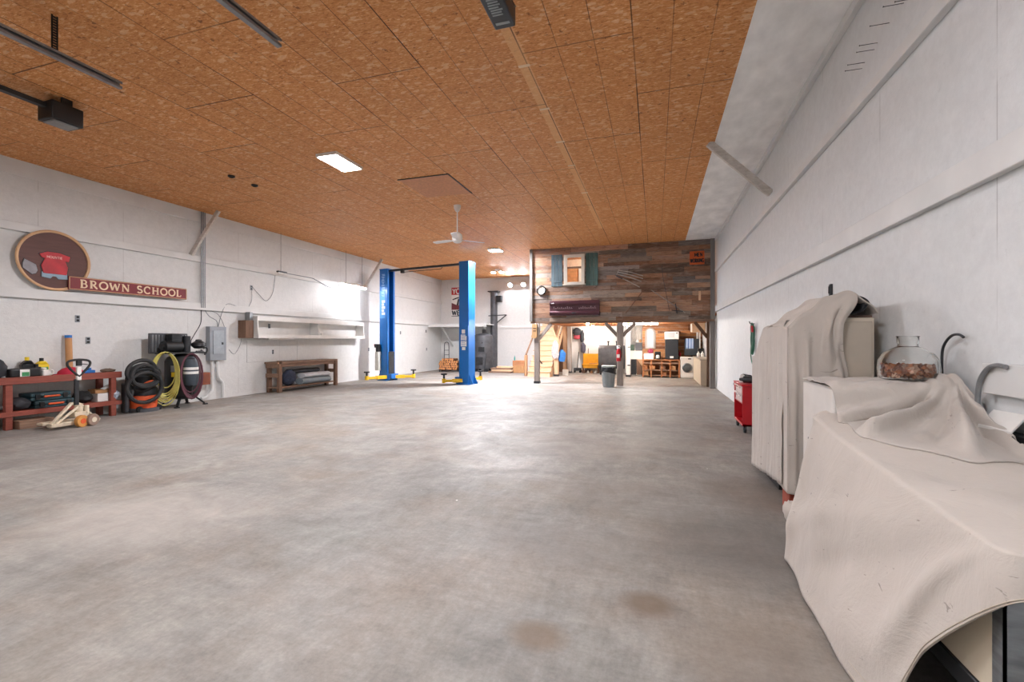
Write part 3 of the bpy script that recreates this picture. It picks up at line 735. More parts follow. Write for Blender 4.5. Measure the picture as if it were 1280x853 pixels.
jug('small black bottle between the yellow capped jugs', 4.55, -9.22, (m_black, m_black, m_black), .16)
t = thing('white_canister', 'white plastic canister with handle on the red bench', 'canister', (-9.1, 4.6, .751))
m = MB(); m.box(-.05, .05, -.05, .05, 0, .1); m.cyl((0, -.02, .1), (0, -.02, .135), .035, n=14); m.build('canister_body', m_foam, t, bev=.02, seg=2)
m = MB(); m.tube(spline([(.05, .03, .02), (.07, .06, .04), (.07, .06, .085), (.05, .03, .1)], 12), .012, 8); m.build('handle', m_foam, t)
# red cap
m = MB(); m.lathe([(.14, 0), (.13, .05), (.09, .095), (.04, .115), (0, .12)], n=24, sy=1.25)
m.prism([(.06, -.2, 0), (.06, -.06, .0), (-.06, -.06, .0), (-.06, -.2, 0), (-.0, -.25, 0)], (0, 0, .012))
tag(m.build('baseball_cap', pm('red_fabric', '#b0203a', .8), loc=(-9.2, 4.98, .751)), 'red cap lying on the red bench', 'cap')
# blue clamps / small things behind the jack handle
m = MB(); m.box(-.04, .04, -.09, .09, 0, .05); m.cyl((0, .02, .05), (0, .02, .09), .03, n=12); tag(m.build('blue_tin', m_bluecloth, loc=(-9.26, 5.25, .751), bev=.006), 'small blue tin at the right of the red bench top', 'tin')
# cardboard tube on the wall
t = thing('cardboard_tube', 'brown cardboard tube with blue end standing against left wall', 'tube', (-9.3, 5.02, .751))
m = MB(); m.cyl((0, 0, 0), (-.035, 0, .62), .045, n=20); m.build('tube_body', m_card, t)
m = MB(); m.cyl((-.034, 0, .6), (-.0365, 0, .645), .047, n=20); m.build('blue_end', m_bluecloth, t)
# tool cases
def case(label, z, y):
    t = thing('tool_case', label, 'tool case', (-9.14, y, z))
    m = MB(); m.box(-.17, .14, -.25, .25, 0, .05); m.box(-.17, .14, -.25, .25, .055, .115); m.build('case_shell', m_teal, t, bev=.014, seg=2)
    m = MB(); m.box(.14, .165, -.1, .1, .045, .075); m.build('handle', m_orange, t, bev=.008, seg=2)
    for y_ in (-.17, .17):
        m = MB(); m.box(.138, .158, y_-.03, y_+.03, .02, .1); m.build('latch', m_black, t, bev=.004)
case('upper teal tool case with orange handle on red bench shelf', .384, 4.63)
case('lower teal tool case with orange handle on red bench shelf', .264, 4.68)
blob('tool_bag', 'black tool bag on the red bench shelf, left of the cases', 'bag', m_coat, (-9.12, 4.28, .263), (.3, .28, .19), 5, .2)
blob('black_case', 'dark cluttered bag on the red bench shelf, right of the cases', 'bag', m_rubber, (-9.16, 5.12, .263), (.28, .26, .2), 7, .25)
m = MB(); m.box(-.09, .07, -.1, .06, 0, .14); tag(m.build('carton', m_paper, loc=(-9.1, 5.36, .263), bev=.004), 'white carton on the red bench shelf', 'box')
t = thing('open_carton', 'brown open carton with white flap on top of the white carton', 'box', (-9.14, 5.34, .404))
m = MB(); m.box(-.1, .08, -.1, .1, 0, .006); m.box(-.1, .08, -.1, -.094, 0, .07); m.box(-.1, .08, .094, .1, 0, .07); m.box(-.1, -.094, -.1, .1, 0, .07); m.box(.074, .08, -.1, .1, 0, .06); m.build('carton_body', m_card, t)
m = MB(); m.obox((.05, .09, .1), (.1, .14, .006), (.5, .1, 0)); m.build('flap', m_paper, t)
blob('plastic_bundle', 'crumpled white and blue plastic bundle hanging at bench end', 'bag', pm('crumpled_plastic', '#a9b2bf', .4, 0, .45, 16), (-9.02, 5.5, .2635), (.16, .15, .17), 9, .3, 7)
blob('rag_pile', 'brown rag pile on the right end of the red bench top', 'rag', pm('brown_rag', '#6b5a4d', .9, 0, .3), (-9.08, 5.44, .751), (.2, .2, .07), 4, .3, 7)
m = MB(); m.box(-.14, .14, -.2, .2, 0, .125); tag(m.build('wood_block', m_brownwood_y, loc=(-9.0, 4.39, 0), bev=.008, rot=(0, 0, -.03)), 'chunky wooden block on the floor under the red bench', 'block')

# ------------------------------------------------------------------ pallet jack
t = thing('pallet_jack', 'cream pallet jack with black loop handle before red bench', 'pallet jack', (-8.42, 4.66, 0), 0)
m = MB(); m.bar((-.02, -.02, .3), (-.02, -.02, .72), .055, .035, (1, 0, 0)); m.build('handle_shaft', m_dark, t, bev=.006)
m = MB(); m.box(-.025, .012, -.03, .03, .7, .9); m.build('shaft_label', m_paper, t, bev=.006)
m = MB()
lp = [(0, 0, .76), (0, -.06, .82), (0, -.13, .91), (0, -.145, .965), (0, -.11, 1.0), (0, 0, 1.015), (0, .11, 1.0), (0, .145, .965), (0, .13, .91), (0, .06, .82)]
pts = spline(lp+[lp[0]], 50)[:-1]
m.tube(pts, .017, 8, closed=True); m.box(-.02, .02, -.03, .03, .92, 1.0); m.bar((0, .02, .95), (.02, .1, .935), .015, .012)
m.build('loop_handle', m_rubber, t)
m = MB(); m.cyl((0, 0, .16), (0, 0, .32), .055, n=16); m.box(-.07, .07, -.09, .09, .14, .22); m.cyl((.05, .07, .2), (.05, .07, .31), .03, n=12); m.build('pump', m_cream, t, bev=.006)
m = MB()
m.bar((-.05, -.06, .36), (.02, -.36, .06), .05, .03); m.bar((.03, -.02, .3), (.06, -.34, .06), .03, .03); m.bar((-.0, .05, .28), (.02, .23, .06), .03, .025)
m.bar((-.05, -.04, .35), (-.05, .06, .3), .05, .06); m.bar((.0, .02, .12), (.02, .25, .06), .07, .05); m.build('frame', m_cream, t, bev=.005)
for x in (-.22, .04):
    m = MB(); m.box(x-.07, x+.07, -.36, .2, .05, .09) if x < 0 else m.prism([(x-.06, -.38, .04), (x+.06, -.38, .04), (x+.07, .0, .04), (x-.07, .0, .04)], (0, 0, .05))
    m.build('fork', m_cream, t, bev=.006)
for y in (-.05, .09):
    w = MB(); w.lathe([(.03, -.03), (.085, -.03), (.09, -.02), (.09, .02), (.085, .03), (.03, .03)], (.15, y, .09), 24, (1, .25, 0)); 
    wo = w.build('wheel', pm('wheel_urethane', '#c98c45', .5) if y < 0 else pm('wheel_worn', '#8d7566', .6), t)
    w = MB(); w.lathe([(0, -.034), (.04, -.034), (.04, .034), (0, .034)], (.15, y, .09), 16, (1, .25, 0)); w.build('hub', m_orange if y < 0 else m_cream, wo)

# ------------------------------------------------------------------ shop vac with hose
t = thing('shop_vacuum', 'orange shop vacuum with black hose coiled on top', 'vacuum', (-9.08, 6.02, 0))
m = MB(); m.lathe([(0, .04), (.2, .04), (.205, .08), (.215, .26), (.205, .3), (0, .3)], n=32); m.build('drum', m_orange, t)
m = MB(); m.lathe([(.19, .0), (.24, .0), (.24, .06), (.19, .07)], n=28); m.build('dolly_base', m_stove, t)
m = MB(); m.lathe([(.215, .3), (.22, .34), (.215, .4), (.18, .46), (0, .48)], n=32); m.build('lid', m_dark, t)
m = MB(); m.lathe([(.15, .45), (.16, .54), (.14, .64), (.08, .68), (0, .69)], n=28); m.build('motor_head', m_black, t)
m = MB(); m.tube(spline([(.16, -.12, .5), (.21, -.06, .55), (.22, 0, .56), (.21, .06, .55), (.16, .12, .5)], 16), .017, 8); m.build('carry_handle', m_orange, t)
for y in (-.17, .17):
    m = MB(); m.lathe([(0, -.02), (.05, -.02), (.055, 0), (.05, .02), (0, .02)], (.15, y, .056), 18, (1, 0, 0)); m.build('caster', m_black, t)
m = MB(); m.box(-.12, .02, -.31, -.24, .0, .55); m.build('side_tank', m_stove, t, bev=.03, seg=3)
hp = []
for i in range(130):
    a = 2*PI*i/36; k = i/129
    hp.append(V((.20+.05*math.sin(a*.5)+.05*k, -.15+(.26-.03*k)*math.cos(a+.4)*(1+.15*math.sin(k*9)), .70-.10*k+.05*math.sin(k*11)+.23*math.sin(a+.4)*(1-.15*k))))
for i in range(60):
    a = PI*1.1+2*PI*i/45; hp.append(V((.28+.01*math.sin(i), -.16+.29*math.cos(a), .46+.27*math.sin(a))))
m = MB(); m.tube(spline(hp[::4], 300), .034, 8)
m.build('vacuum_hose', m_rubber, t)

# ------------------------------------------------------------------ air compressor
t = thing('air_compressor', 'black upright air compressor with belt guard on top', 'air compressor', (-9.05, 6.74, 0))
m = MB(); m.lathe([(0, .13), (.12, .14), (.25, .19), (.3, .28), (.3, .9), (.25, .99), (.12, 1.04), (0, 1.05)], n=36); m.build('tank', m_black, t)
for a in (-.9, .9, 2.3, -2.3):
    d = V((math.cos(a), math.sin(a), 0)); m = MB(); m.bar(d*.17+V((0, 0, .2)), d*.36+V((0, 0, .03)), .05, .03); m.obox(d*.37+V((0, 0, .012)), (.07, .07, .022)); m.build('leg', m_black, t, bev=.004)
m = MB(); m.box(-.18, .2, -.42, .34, 1.05, 1.08); m.build('top_plate', m_black, t)
m = MB(); m.box(-.16, -.08, -.56, .16, 1.06, 1.45); gd = m.build('belt_guard', m_stove, t, bev=.01)
m = MB()
for i in range(12): m.box(-.078, -.07, -.54+i*.058, -.515+i*.058, 1.09, 1.42)
m.build('guard_grille', m_galv, gd)
m = MB(); m.cyl((.05, -.42, 1.19), (.05, -.1, 1.19), .11, n=22); m.cyl((.05, -.46, 1.19), (.05, -.42, 1.19), .06, n=16); m.build('motor', m_black, t)
m = MB(); m.box(-.05, .12, -.3, -.12, 1.28, 1.44)
for i in range(5): m.box(-.06, .13, -.31, -.11, 1.29+i*.03, 1.302+i*.03)
m.cyl((.03, .05, 1.08), (.03, .05, 1.4), .07, n=16); m.build('pump_head', m_dark, t, bev=.004)
m = MB(); m.lathe([(0, 1.14), (.08, 1.15), (.13, 1.2), (.12, 1.26), (.06, 1.3), (.05, 1.33), (0, 1.34)], (.1, .25, 0), 24); m.build('air_filter', m_black, t)
m = MB(); m.tube(spline([(.1, .3, 1.12), (.1, .38, 1.05), (.06, .42, 1.02), (.06, .47, 1.1), (.05, .46, 1.16), (.05, .4, 1.15)], 24), .014, 8); m.cyl((.1, .2, 1.08), (.1, .34, 1.08), .022, n=10); m.build('pipework', m_dark, t)
R_ = math.radians(-62)
m = MB(); m.box(.29, .304, -.07, .07, .70, .82); m.move(rot=(0, 0, R_)); m.build('data_plate', m_galv, t)
m = MB(); m.box(.29, .305, -.06, .06, .6, .69); m.move(rot=(0, 0, R_)); m.build('warning_label', m_yp, t)
m = MB(); m.lathe([(0, .42), (.1, .44), (.12, .5), (.12, .88), (.1, .95), (.04, .99), (0, .99)], (.40, -.14, 0), 24); c2 = m.build('filter_tank', pm('slate_tank', '#39434c', .45), t)
m = MB()
for z in (.66, .74): m.lathe([(.123, z), (.125, z), (.125, z+.05), (.123, z+.05)], (.40, -.14, 0), 24)
m.build('tank_label', m_foam, c2)
m = MB(); m.tube(spline([(.15, .0, .19), (.33, -.1, .25), (.40, -.14, .42)], 10), .03, 8); m.build('tank_bracket', m_black, t)
def coil(name, label, mat, c, ry, rz, turns, r, seed, jit=.025):
    random.seed(seed); pts = []; N = turns*26
    ph = [random.uniform(-1, 1) for _ in range(turns+2)]
    for i in range(N+1):
        a = 2*PI*i/26+PI/2; k = i/26; j = ph[int(k)]*(1-(k % 1))+ph[int(k)+1]*(k % 1)
        sag = 1+.3*j*(1 if math.sin(a) < 0 else .15)
        pts.append(V((j*jit+.02*math.cos(a*2), ry*(1+.2*j)*math.cos(a), rz*math.sin(a)*sag-(rz*(sag-1)*.5))))
    m = MB(); m.tube(pts, r, 6)
    return tag(m.build(name, mat, loc=c, rot=(0, 0, math.radians(-37))), label, 'hose')
coil('air_hose', 'yellow air hose hung in long loops on the compressor', m_hose_y, (-8.92, 6.3, .66), .19, .42, 11, .012, 2, .04)
coil('air_hose', 'maroon air hose hung in long loops on the compressor', m_hose_m, (-8.5, 6.5, .68), .15, .37, 6, .012, 5, .03)
t = thing('wall_box', 'brown box fixed low on the wall beside the compressor', 'box', (XL, 7.38, .36))
m = MB(); m.box(0, .18, -.09, .09, 0, .26); m.build('box_body', pm('rust_box', '#8a4a2c', .6), t, bev=.006)
m = MB(); m.box(.18, .186, -.07, .07, .03, .23); m.build('box_cover', pm('rust_cover', '#7b4028', .6), t, bev=.003)
# ------------------------------------------------------------------ two-post lift
LP, RP = V((-8.5, 13.2, 0)), V((-5.4, 12.66, 0))
mid = (LP+RP)/2; ang = math.atan2(RP.y-LP.y, RP.x-LP.x); half = (RP-LP).length/2
t = thing('two_post_lift', 'tall blue two post car lift with yellow arms', 'car lift', mid, ang)
W, D, HT = .17, .17, 3.66
def inv(p): return Euler((0, 0, -ang)).to_matrix() @ (V(p)-mid)
for s in (-1, 1):
    cx = s*half
    m = MB()
    m.box(cx+s*(W-.02), cx+s*W, -D, D, .02, HT)
    for q in (-1, 1):
        m.box(cx-s*W, cx+s*W, q*D-.012, q*D+.012, .02, HT)
        m.box(cx-s*W, cx-s*(W-.02), q*D-.012 if q < 0 else D-.07, -D+.07 if q < 0 else q*D+.012, .02, HT)
    m.box(cx-W-.01, cx+W+.01, -D-.015, D+.015, HT-.02, HT+.02)
    po = m.build('post', m_blue, t, bev=.006)
    m = MB(); m.box(cx-.2, cx+.2, -.26, .26, 0, .025)
    for q in (-1, 1):
        m.prism([(cx-s*.12, q*.18, .02), (cx-s*.12, q*.18, .3), (cx-s*.28, q*.18, .02)], (0, .02*q, 0))
        m.prism([(cx+s*.17, q*.12, .02), (cx+s*.17, q*.12, .32), (cx+s*.3, q*.12, .02)], (0, .02*q, 0))
    m.build('base_plate', m_blue, t, bev=.004)
    m = MB(); m.box(cx-s*.19, cx+s*.1, -.13, .13, .1, .95); m.build('carriage', m_dark, t, bev=.006)
    m = MB(); m.box(cx-s*.13, cx-s*.33, -.17, .17, .06, .22); m.build('arm_yoke', m_blue, t, bev=.01)
for s, base, tip, zt in ((-1, (-8.4, 13.05, .12), (-8.72, 12.38, .12), .31), (-1, (-8.25, 13.2, .12), (-7.72, 13.55, .12), .33), (1, (-5.5, 12.55, .12), (-5.95, 12.22, .12), .32), (1, (-5.42, 12.75, .12), (-5.3, 13.5, .12), .34)):
    a, b = inv(base), inv(tip); mm = a.lerp(b, .55)
    m = MB(); m.bar(a, mm, .13, .11); m.bar(mm, b, .095, .075); d = (b-a).normalized(); m.cyl(b+V((0, 0, -.06)), b+V((0, 0, .07)), .06, n=16); ar = m.build('swing_arm', m_yellow, t, bev=.006)
    m = MB(); m.cyl(b+V((0, 0, .05)), b+V((0, 0, zt-.14)), .03, n=12); m.lathe([(0, 0), (.09, 0), (.09, .04), (0, .04)], b+V((0, 0, zt-.14)), 16); m.build('lift_pad', m_dark, ar)
m = MB(); m.box(-half, half, -.06, .06, HT-.06, HT); m.build('crossbeam', m_dark, t, bev=.006)
m = MB(); m.tube([(-half+.7, -.07, HT-.13), (half-.9, -.07, HT-.13), (half-.86, -.07, HT-.08)], .012, 6); m.box(-half+.66, -half+.76, -.12, -.03, HT-.16, HT-.04); m.build('shutoff_bar', m_dark, t)
# power unit on the left post
m = MB(); m.box(-half-.26, -half-.1, -D-.14, -D-.013, .33, .95); pu = m.build('oil_reservoir', pm('pale_grey_tank', '#c5c5bd', .5), t, bev=.015, seg=2)
m = MB(); m.cyl((-half-.17, -D-.08, .95), (-half-.17, -D-.08, 1.2), .075, n=18); m.box(-half-.3, -half-.22, -D-.12, -D-.04, 1.08, 1.2); m.build('pump_motor', m_black, t, bev=.004)
m = MB(); m.box(-half-.32, -half-.27, -D-.11, -D-.05, 1.13, 1.2); m.build('red_switch', m_red, t)
m = MB(); m.box(half+.1, half+.2, -D-.08, -D-.012, 1.45, 1.75); m.build('cable_box', m_blue, t, bev=.004)
# labels on post faces
random.seed(5)
m = MB(); m.box(-half-.155, -half+.06, -D-.0155, -D-.012, 2.05, 2.95); m.build('pale_blue_decal', pm('decal_blue', '#4d92d0', .4), t, smooth=0)
m = MB()
for i in range(9):
    z = 3.5-i*.085
    for k in range(3):
        m.box(-half-.06+random.uniform(-.03, .02), -half+.05+random.uniform(-.03, .02), -D-.017, -D-.013, z-k*.022, z-k*.022-.011)
m.build('vertical_lettering', m_bluel, t, smooth=0)
m = MB()
for i in range(5): m.box(-half-.07, -half+.07-.05*(i % 2), -D-.019, -D-.015, 2.16+i*.1, 2.16+i*.1+.08)
m.build('white_label', m_paper, t, smooth=0)
m = MB()
for b in ((-.07, .05, 1.52, 1.64), (-.1, .1, 1.32, 1.49), (-.1, .1, 1.14, 1.3), (-.06, .06, 1.03, 1.12)):
    m.box(half-.0+b[0], half+b[1], -D-.016, -D-.012, b[2], b[3])
wl = m.build('warning_labels', m_paper, t, smooth=0)
m = MB()
for i in range(9): m.box(half-.08, half+.05+.03*(i % 2), -D-.018, -D-.016, 1.17+i*.037, 1.18+i*.037)
m.build('label_print', m_bluecloth, wl, smooth=0)

# ------------------------------------------------------------------ back left corner
t = thing('corner_shelf', 'white shelf board across the far left corner', 'shelf', (XL, 17.72, 1.9))
m = MB(); m.box(0, 2.7, 0, .03, 0, .12); m.box(0, 2.7, .03, YB-17.72, .09, .12); m.build('shelf_board', m_trim, t, bev=.004)
m = MB(); m.bar((.6, YB-17.73, -.85), (.6, .1, .06), .05, .05); m.bar((2.3, YB-17.73, -.3), (2.3, .6, .07), .05, .05); m.build('shelf_brace', m_trim, t, bev=.003)
# poster
t = thing('wall_poster', 'tall red and white lettered poster behind the right lift post', 'poster', (-8.86, YB, 2.42))
m = MB(); m.box(0, 1.02, -.02, 0, 0, 1.31); m.build('poster_sheet', m_paper, t)
m = MB(); m.box(0, 1.02, -.023, -.02, .98, 1.31); rb = m.build('red_band', m_red, t, smooth=0)
m = MB(); letters(m, 'YOU', (.05, -.023, 1.03), (1, 0, 0), (0, 0, 1), .22, .045, .004, .12); m.build('top_lettering', m_paper, rb, smooth=0)
m = MB(); m.box(0, .5, -.023, -.02, .3, .5); m.prism([(0, -.0205, .5), (.3, -.0205, .5), (0, -.0205, .62)], (0, -.002, 0)); m.build('picture_ground', pm('poster_dark_red', '#6b2b33', .6), t, smooth=0)
m = MB(); m.prism([(.04, -.0205, .78), (.2, -.0205, .84), (.36, -.0205, .88), (.36, -.0205, .83), (.06, -.0205, .74)], (0, -.003, 0)); m.prism([(.24, -.0205, .5), (.32, -.0205, .8), (.38, -.0205, .78), (.34, -.0205, .5)], (0, -.003, 0)); m.build('picture_shapes', m_coat, t, smooth=0)
m = MB(); letters(m, 'WEL', (.03, -.02, .06), (1, 0, 0), (0, 0, 1), .2, .05, .004, .12); m.box(0, 1.02, -.0225, -.02, 0, .03); m.box(.9, 1.0, -.0225, -.02, .1, .45); m.build('bottom_lettering', pm('poster_navy', '#26303c', .6), t, smooth=0)
# stove
t = thing('wood_stove', 'big grey steel barrel wood stove before the back wall', 'stove', (-7.05, 18.3, 0))
m = MB(); m.lathe([(0, .12), (.42, .12), (.43, .16), (.43, 1.42), (.4, 1.53), (.3, 1.6), (.1, 1.63), (0, 1.63)], n=40); m.build('stove_body', m_stove, t)
m = MB(); m.cyl((.02, .05, 1.6), (.02, .05, 1.8), .09, n=18); m.build('flue_collar', m_stove, t)
m = MB(); m.box(-.18, .14, -.47, -.4, .3, .62); d = m.build('fire_door', m_dark, t, bev=.012)
m = MB(); m.bar((.02, -.5, .48), (.12, -.5, .4), .02, .02); m.build('door_handle', m_black, d)
m = MB(); m.box(-.06, .22, -.46, -.41, .85, 1.05); m.box(-.25, -.2, -.44, -.38, 1.2, 1.25); m.box(.1, .14, -.46, -.4, 1.2, 1.25); m.build('damper_plate', m_dark, t, bev=.006)
for a in (.7, 2.4, 3.9, 5.5):
    m = MB(); m.box(.32*math.cos(a)-.05, .32*math.cos(a)+.05, .32*math.sin(a)-.05, .32*math.sin(a)+.05, 0, .14); m.build('foot', m_dark, t)
t = thing('steel_column', 'tall dark steel chimney column behind the stove with cap', 'column', (-6.75, 18.83, 0))
m = MB(); m.cyl((0, 0, 0), (0, 0, 3.45), .15, n=24); m.build('shaft', m_stove, t)
m = MB(); m.box(-.24, .24, -.165, .165, 3.45, 3.49); m.build('cap_plate', m_dark, t)
m = MB(); m.box(.13, .36, -.1, .1, 3.0, 3.28); m.build('side_box', m_black, t, bev=.01)
m = MB(); m.bar((-.2, -.16, 2.4), (.62, -.13, 2.43), .03, .04); m.bar((.62, -.13, 2.43), (.14, -.02, 2.1), .03, .04); m.build('wall_bracket', m_dark, t)
m = MB(); m.bar((0, 0, .02), (.1, .0, .8), .03, .03)
tag(m.build('poker', m_dark, loc=(-6.78, 17.7, 0), rot=(-.0, 0, 0)), 'thin iron poker leaning beside the stove', 'poker')
# hand truck + firewood rack
t = thing('hand_truck', 'upright grey hand truck behind the firewood pile', 'hand truck', (-8.66, 18.05, 0))
m = MB(); m.tube(spline([(-.11, 0, .1), (-.11, 0, .8), (-.1, 0, 1.15), (-.05, 0, 1.24), (.05, 0, 1.24), (.1, 0, 1.15), (.11, 0, .8), (.11, 0, .1)], 40), .016, 8)
for z in (.3, .5, .7, .9): m.bar((-.11, 0, z), (.11, 0, z), .02, .02)
m.build('frame', m_dark, t)
m = MB(); m.box(-.2, .2, -.22, 0, .0, .02); m.build('toe_plate', m_dark, t)
for x in (-.16, .16):
    m = MB(); m.lathe([(0, -.03), (.1, -.03), (.1, .03), (0, .03)], (x, .06, .1), 18, (1, 0, 0)); m.build('wheel', m_rubber, t)
t = thing('firewood_rack', 'low dark metal rack holding the split firewood', 'rack', (-8.28, 17.6, 0))
m = MB()
for y in (-.12, .12):
    m.box(-.45, .45, y-.015, y+.015, .06, .09)
    for x in (-.45, .42): m.box(x, x+.03, y-.015, y+.015, 0, .4)
m.build('frame', m_dark, t)
m = MB(); m.cyl((0, -.24, 0), (0, .24, 0), .05, n=9); 
for f in m.bm.faces:
    if abs(f.normal.y) > .9 or len(f.verts) > 4: f.material_index = 1
lg = m.build('firewood_log', [m_bark, m_logend], smooth=0); tag(lg, 'split firewood log with orange cut end stacked in rack', 'log', 'firewood logs in the rack')
random.seed(9); first = True
for r in range(5):
    for i in range(8-(r == 4)*3):
        x = -8.28-.36+i*.103+(r % 2)*.04+(.15 if r == 4 else 0); z = .145+r*.094
        o = lg if first else dup(lg, (0, 0, 0)); first = False
        o.location = (x, 17.6+random.uniform(-.04, .04), z); o.rotation_euler = (0, random.uniform(0, 6), 0)
# boards, carton and bottle
for k, (x, z, L, rz) in enumerate(((-6.05, .0, .95, .05), (-5.95, .066, .9, -.03), (-6.02, .132, .85, .06), (-5.85, .198, .7, -.1))):
    m = MB(); m.box(-L/2, L/2, -.25+.03*k, .25-.02*k, 0, .064)
    tag(m.build('lumber_slab', m_palewood if k % 2 else m_brownwood_y, loc=(x, 17.75, z), rot=(0, 0, rz), bev=.006), ('bottom dark slab of the low lumber stack by the stove', 'second slab from the bottom of the low lumber stack', 'third slab from the bottom of the low lumber stack', 'topmost pale slab of the low lumber stack by the stove')[k], 'lumber')
t = thing('firewood_carton', 'brown cardboard carton right of the low lumber stack', 'box', (-5.3, 17.9, 0))
m = MB(); m.box(-.24, .24, -.2, .2, 0, .5); m.build('carton', m_card, t, bev=.006)
m = MB(); m.box(-.24, .24, -.203, -.2, .3, .5); m.build('carton_flap', wood('kindling', '#a9643f', '#d09a6c', 0), t)
m = MB(); m.lathe([(0, 0), (.03, 0), (.03, .12), (.012, .16), (.012, .2), (0, .2)], n=16)
tag(m.build('teal_bottle', pm('teal_bottle', '#4aa7a0', .3), loc=(-5.5, 17.85, .501)), 'small teal bottle on top of the cardboard carton', 'bottle')
# ------------------------------------------------------------------ barn front (loft) and the room under it
BY = 13.5; BX0, BX1 = -3.65, 1.55; BZ0 = 1.9
PAL = ['#a39588', '#b98d72', '#97745f', '#aa9f95', '#8b7263', '#c4a086', '#7d7068', '#a17f68', '#948a83', '#b08b71']
PALR = ['#8c6750', '#99745c', '#7c6252', '#a5826c', '#887a6e', '#6f5d51', '#aa866c', '#7a706a']
def boards(mb, x0, x1, z0, z1, y, th, holes=(), seed=1, ax=0, pal=None):
    """random-width boards laid horizontally; each keeps its own colour"""
    rnd = random.Random(seed); lay = mb.bm.loops.layers.float_color.get('board') or mb.bm.loops.layers.float_color.new('board')
    z = z0; row = 0
    while z < z1-.01:
        h = min(rnd.uniform(.09, .16), z1-z)
        if z1-z-h < .05: h = z1-z
        x = x0
        while x < x1-.01:
            L = rnd.uniform(.5, 1.7); e = min(x+L, x1)
            if x1-e < .25: e = x1
            segs = [(x, e)]
            for hx0, hx1, hz0, hz1 in holes:
                if z+h > hz0+.005 and z < hz1-.005:
                    ns = []
                    for a, b in segs:
                        if b <= hx0 or a >= hx1: ns.append((a, b))
                        else:
                            if a < hx0: ns.append((a, hx0))
                            if b > hx1: ns.append((hx1, b))
                    segs = ns
            p = pal or (PAL if (x+e)/2 < -1.2 else PALR)
            c = lin(rnd.choice(p)); k = rnd.uniform(.75, 1.15); c = (c[0]*k, c[1]*k, c[2]*k, 1)
            off = rnd.uniform(0, .008)
            for a, b in segs:
                if ax == 0: fs = mb.box(a+.001, b-.001, y-th-off, y, z+.002, z+h-.002)
                else: fs = mb.box(y-th-off, y, a+.001, b-.001, z+.001, z+h-.001)
                for f in fs:
                    if f:
                        for l in f.loops: l[lay] = c
            x = e
        z += h; row += 1
WX0, WX1, WZ0, WZ1 = -2.55, -2.05, 3.02, 3.83
m = MB(); boards(m, BX0, BX1, BZ0, ZC, BY+.04, .03, [(WX0, WX1, WZ0, WZ1)], 4)
struct(m.build('wall_loft_front', m_plank, smooth=0))
m = MB(); boards(m, BY+.04, YB, BZ0, ZC, BX0+.03, .03, [], 8, 1); struct(m.build('wall_loft_left', m_plank, smooth=0))
slab('ceiling_loft', m_warmwood, BX0, XR, BY+.045, YB, 2.0, 2.06)
# joists under the loft
for k in range(7):
    slab('trim_%d' % (40+k), m_warmwood, BX0+.05, XR, BY+.5+k*.75, BY+.55+k*.75, 1.9, 2.0)
slab('trim_50', m_greywood_d, BX0-.02, BX0+.06, BY-.03, BY+.01, BZ0, ZC); slab('trim_51', m_greywood_d, 1.44, 1.555, BY-.03, BY+.01, BZ0, ZC)
slab('trim_52', wood('grey_beam', '#7d6f63', '#b09a86', 0, .75), -3.05, -1.3, BY-.02, BY+.01, BZ0-.015, BZ0+.085)
slab('trim_53', wood('header_beam', '#6d5444', '#94765f', 0, .75), BX0, BX1, BY+.01, BY+.12, BZ0-.06, BZ0+.1)
# loft room seen through the small window
slab('wall_loft_room', pm('loft_osb', '#e0a878', .7, 0, .15, 12), BX0+.04, XR, 15.6, 15.65, 2.06, ZC)
slab('trim_54', m_white, -2.5, -2.3, 15.55, 15.6, 2.06, 3.78); slab('trim_55', pm('pale_loft_board', '#f2dcc8', .7), -3.4, -2.0, 15.56, 15.6, 3.86, ZC)
tl = thing('loft_bulb', 'glowing bulb in the loft behind the small window', 'light', (-1.6, 14.6, 3.95))
m = MB(); m.sph((0, 0, -.05), .06, 14); m.build('bulb', emit('loft_glow', '#fff0dc', 420), tl)
m = MB(); m.cyl((0, 0, 0), (0, 0, .148), .03, n=12); m.build('lamp_holder', m_white, tl)
# window
w = thing('window_1', 'small cream framed sash window in the barn wall', 'window', (-2.3, BY, 3.43)); w['kind'] = 'structure'
m = MB()
for b in ((-.31, -.21, -.43, .45), (.21, .31, -.43, .45), (-.21, .21, .36, .45), (-.21, .21, -.43, -.37)): m.box(b[0], b[1], -.03, .03, b[2], b[3])
m.box(-.34, .34, -.05, .0, -.46, -.43); m.build('window_frame', m_offw, w, bev=.004)
m = MB(); m.box(-.21, .21, -.012, .02, .03, .09); m.build('meeting_rail', m_brownwood_y, w, bev=.003)
m = MB(); m.box(-.21, .21, .0, .004, -.37, .36); m.build('window_pane', m_pane, w, smooth=0)
m_sh = wood('blue_grey_shutter', '#3c4d55', '#6c8088', 2, .75, 2.4); m_sh2 = wood('teal_grey_shutter', '#38504d', '#5f7d76', 2, .75, 2.4)
for x0, x1, mt, lb in ((-3.0, -2.66, m_sh, 'weathered blue wooden shutter left of the small window'), (-1.96, -1.6, m_sh2, 'weathered teal wooden shutter right of the small window')):
    m = MB(); n = 3; ww = (x1-x0)/n
    for i in range(n): m.box(i*ww+.003, (i+1)*ww-.003, -.02, 0, 0, .96)
    m.box(.02, x1-x0-.02, -.028, -.018, .12, .18); m.box(.02, x1-x0-.02, -.028, -.018, .78, .84)
    tag(m.build('shutter', mt, loc=(x0, BY+.014, 2.94), bev=.004), lb, 'shutter')
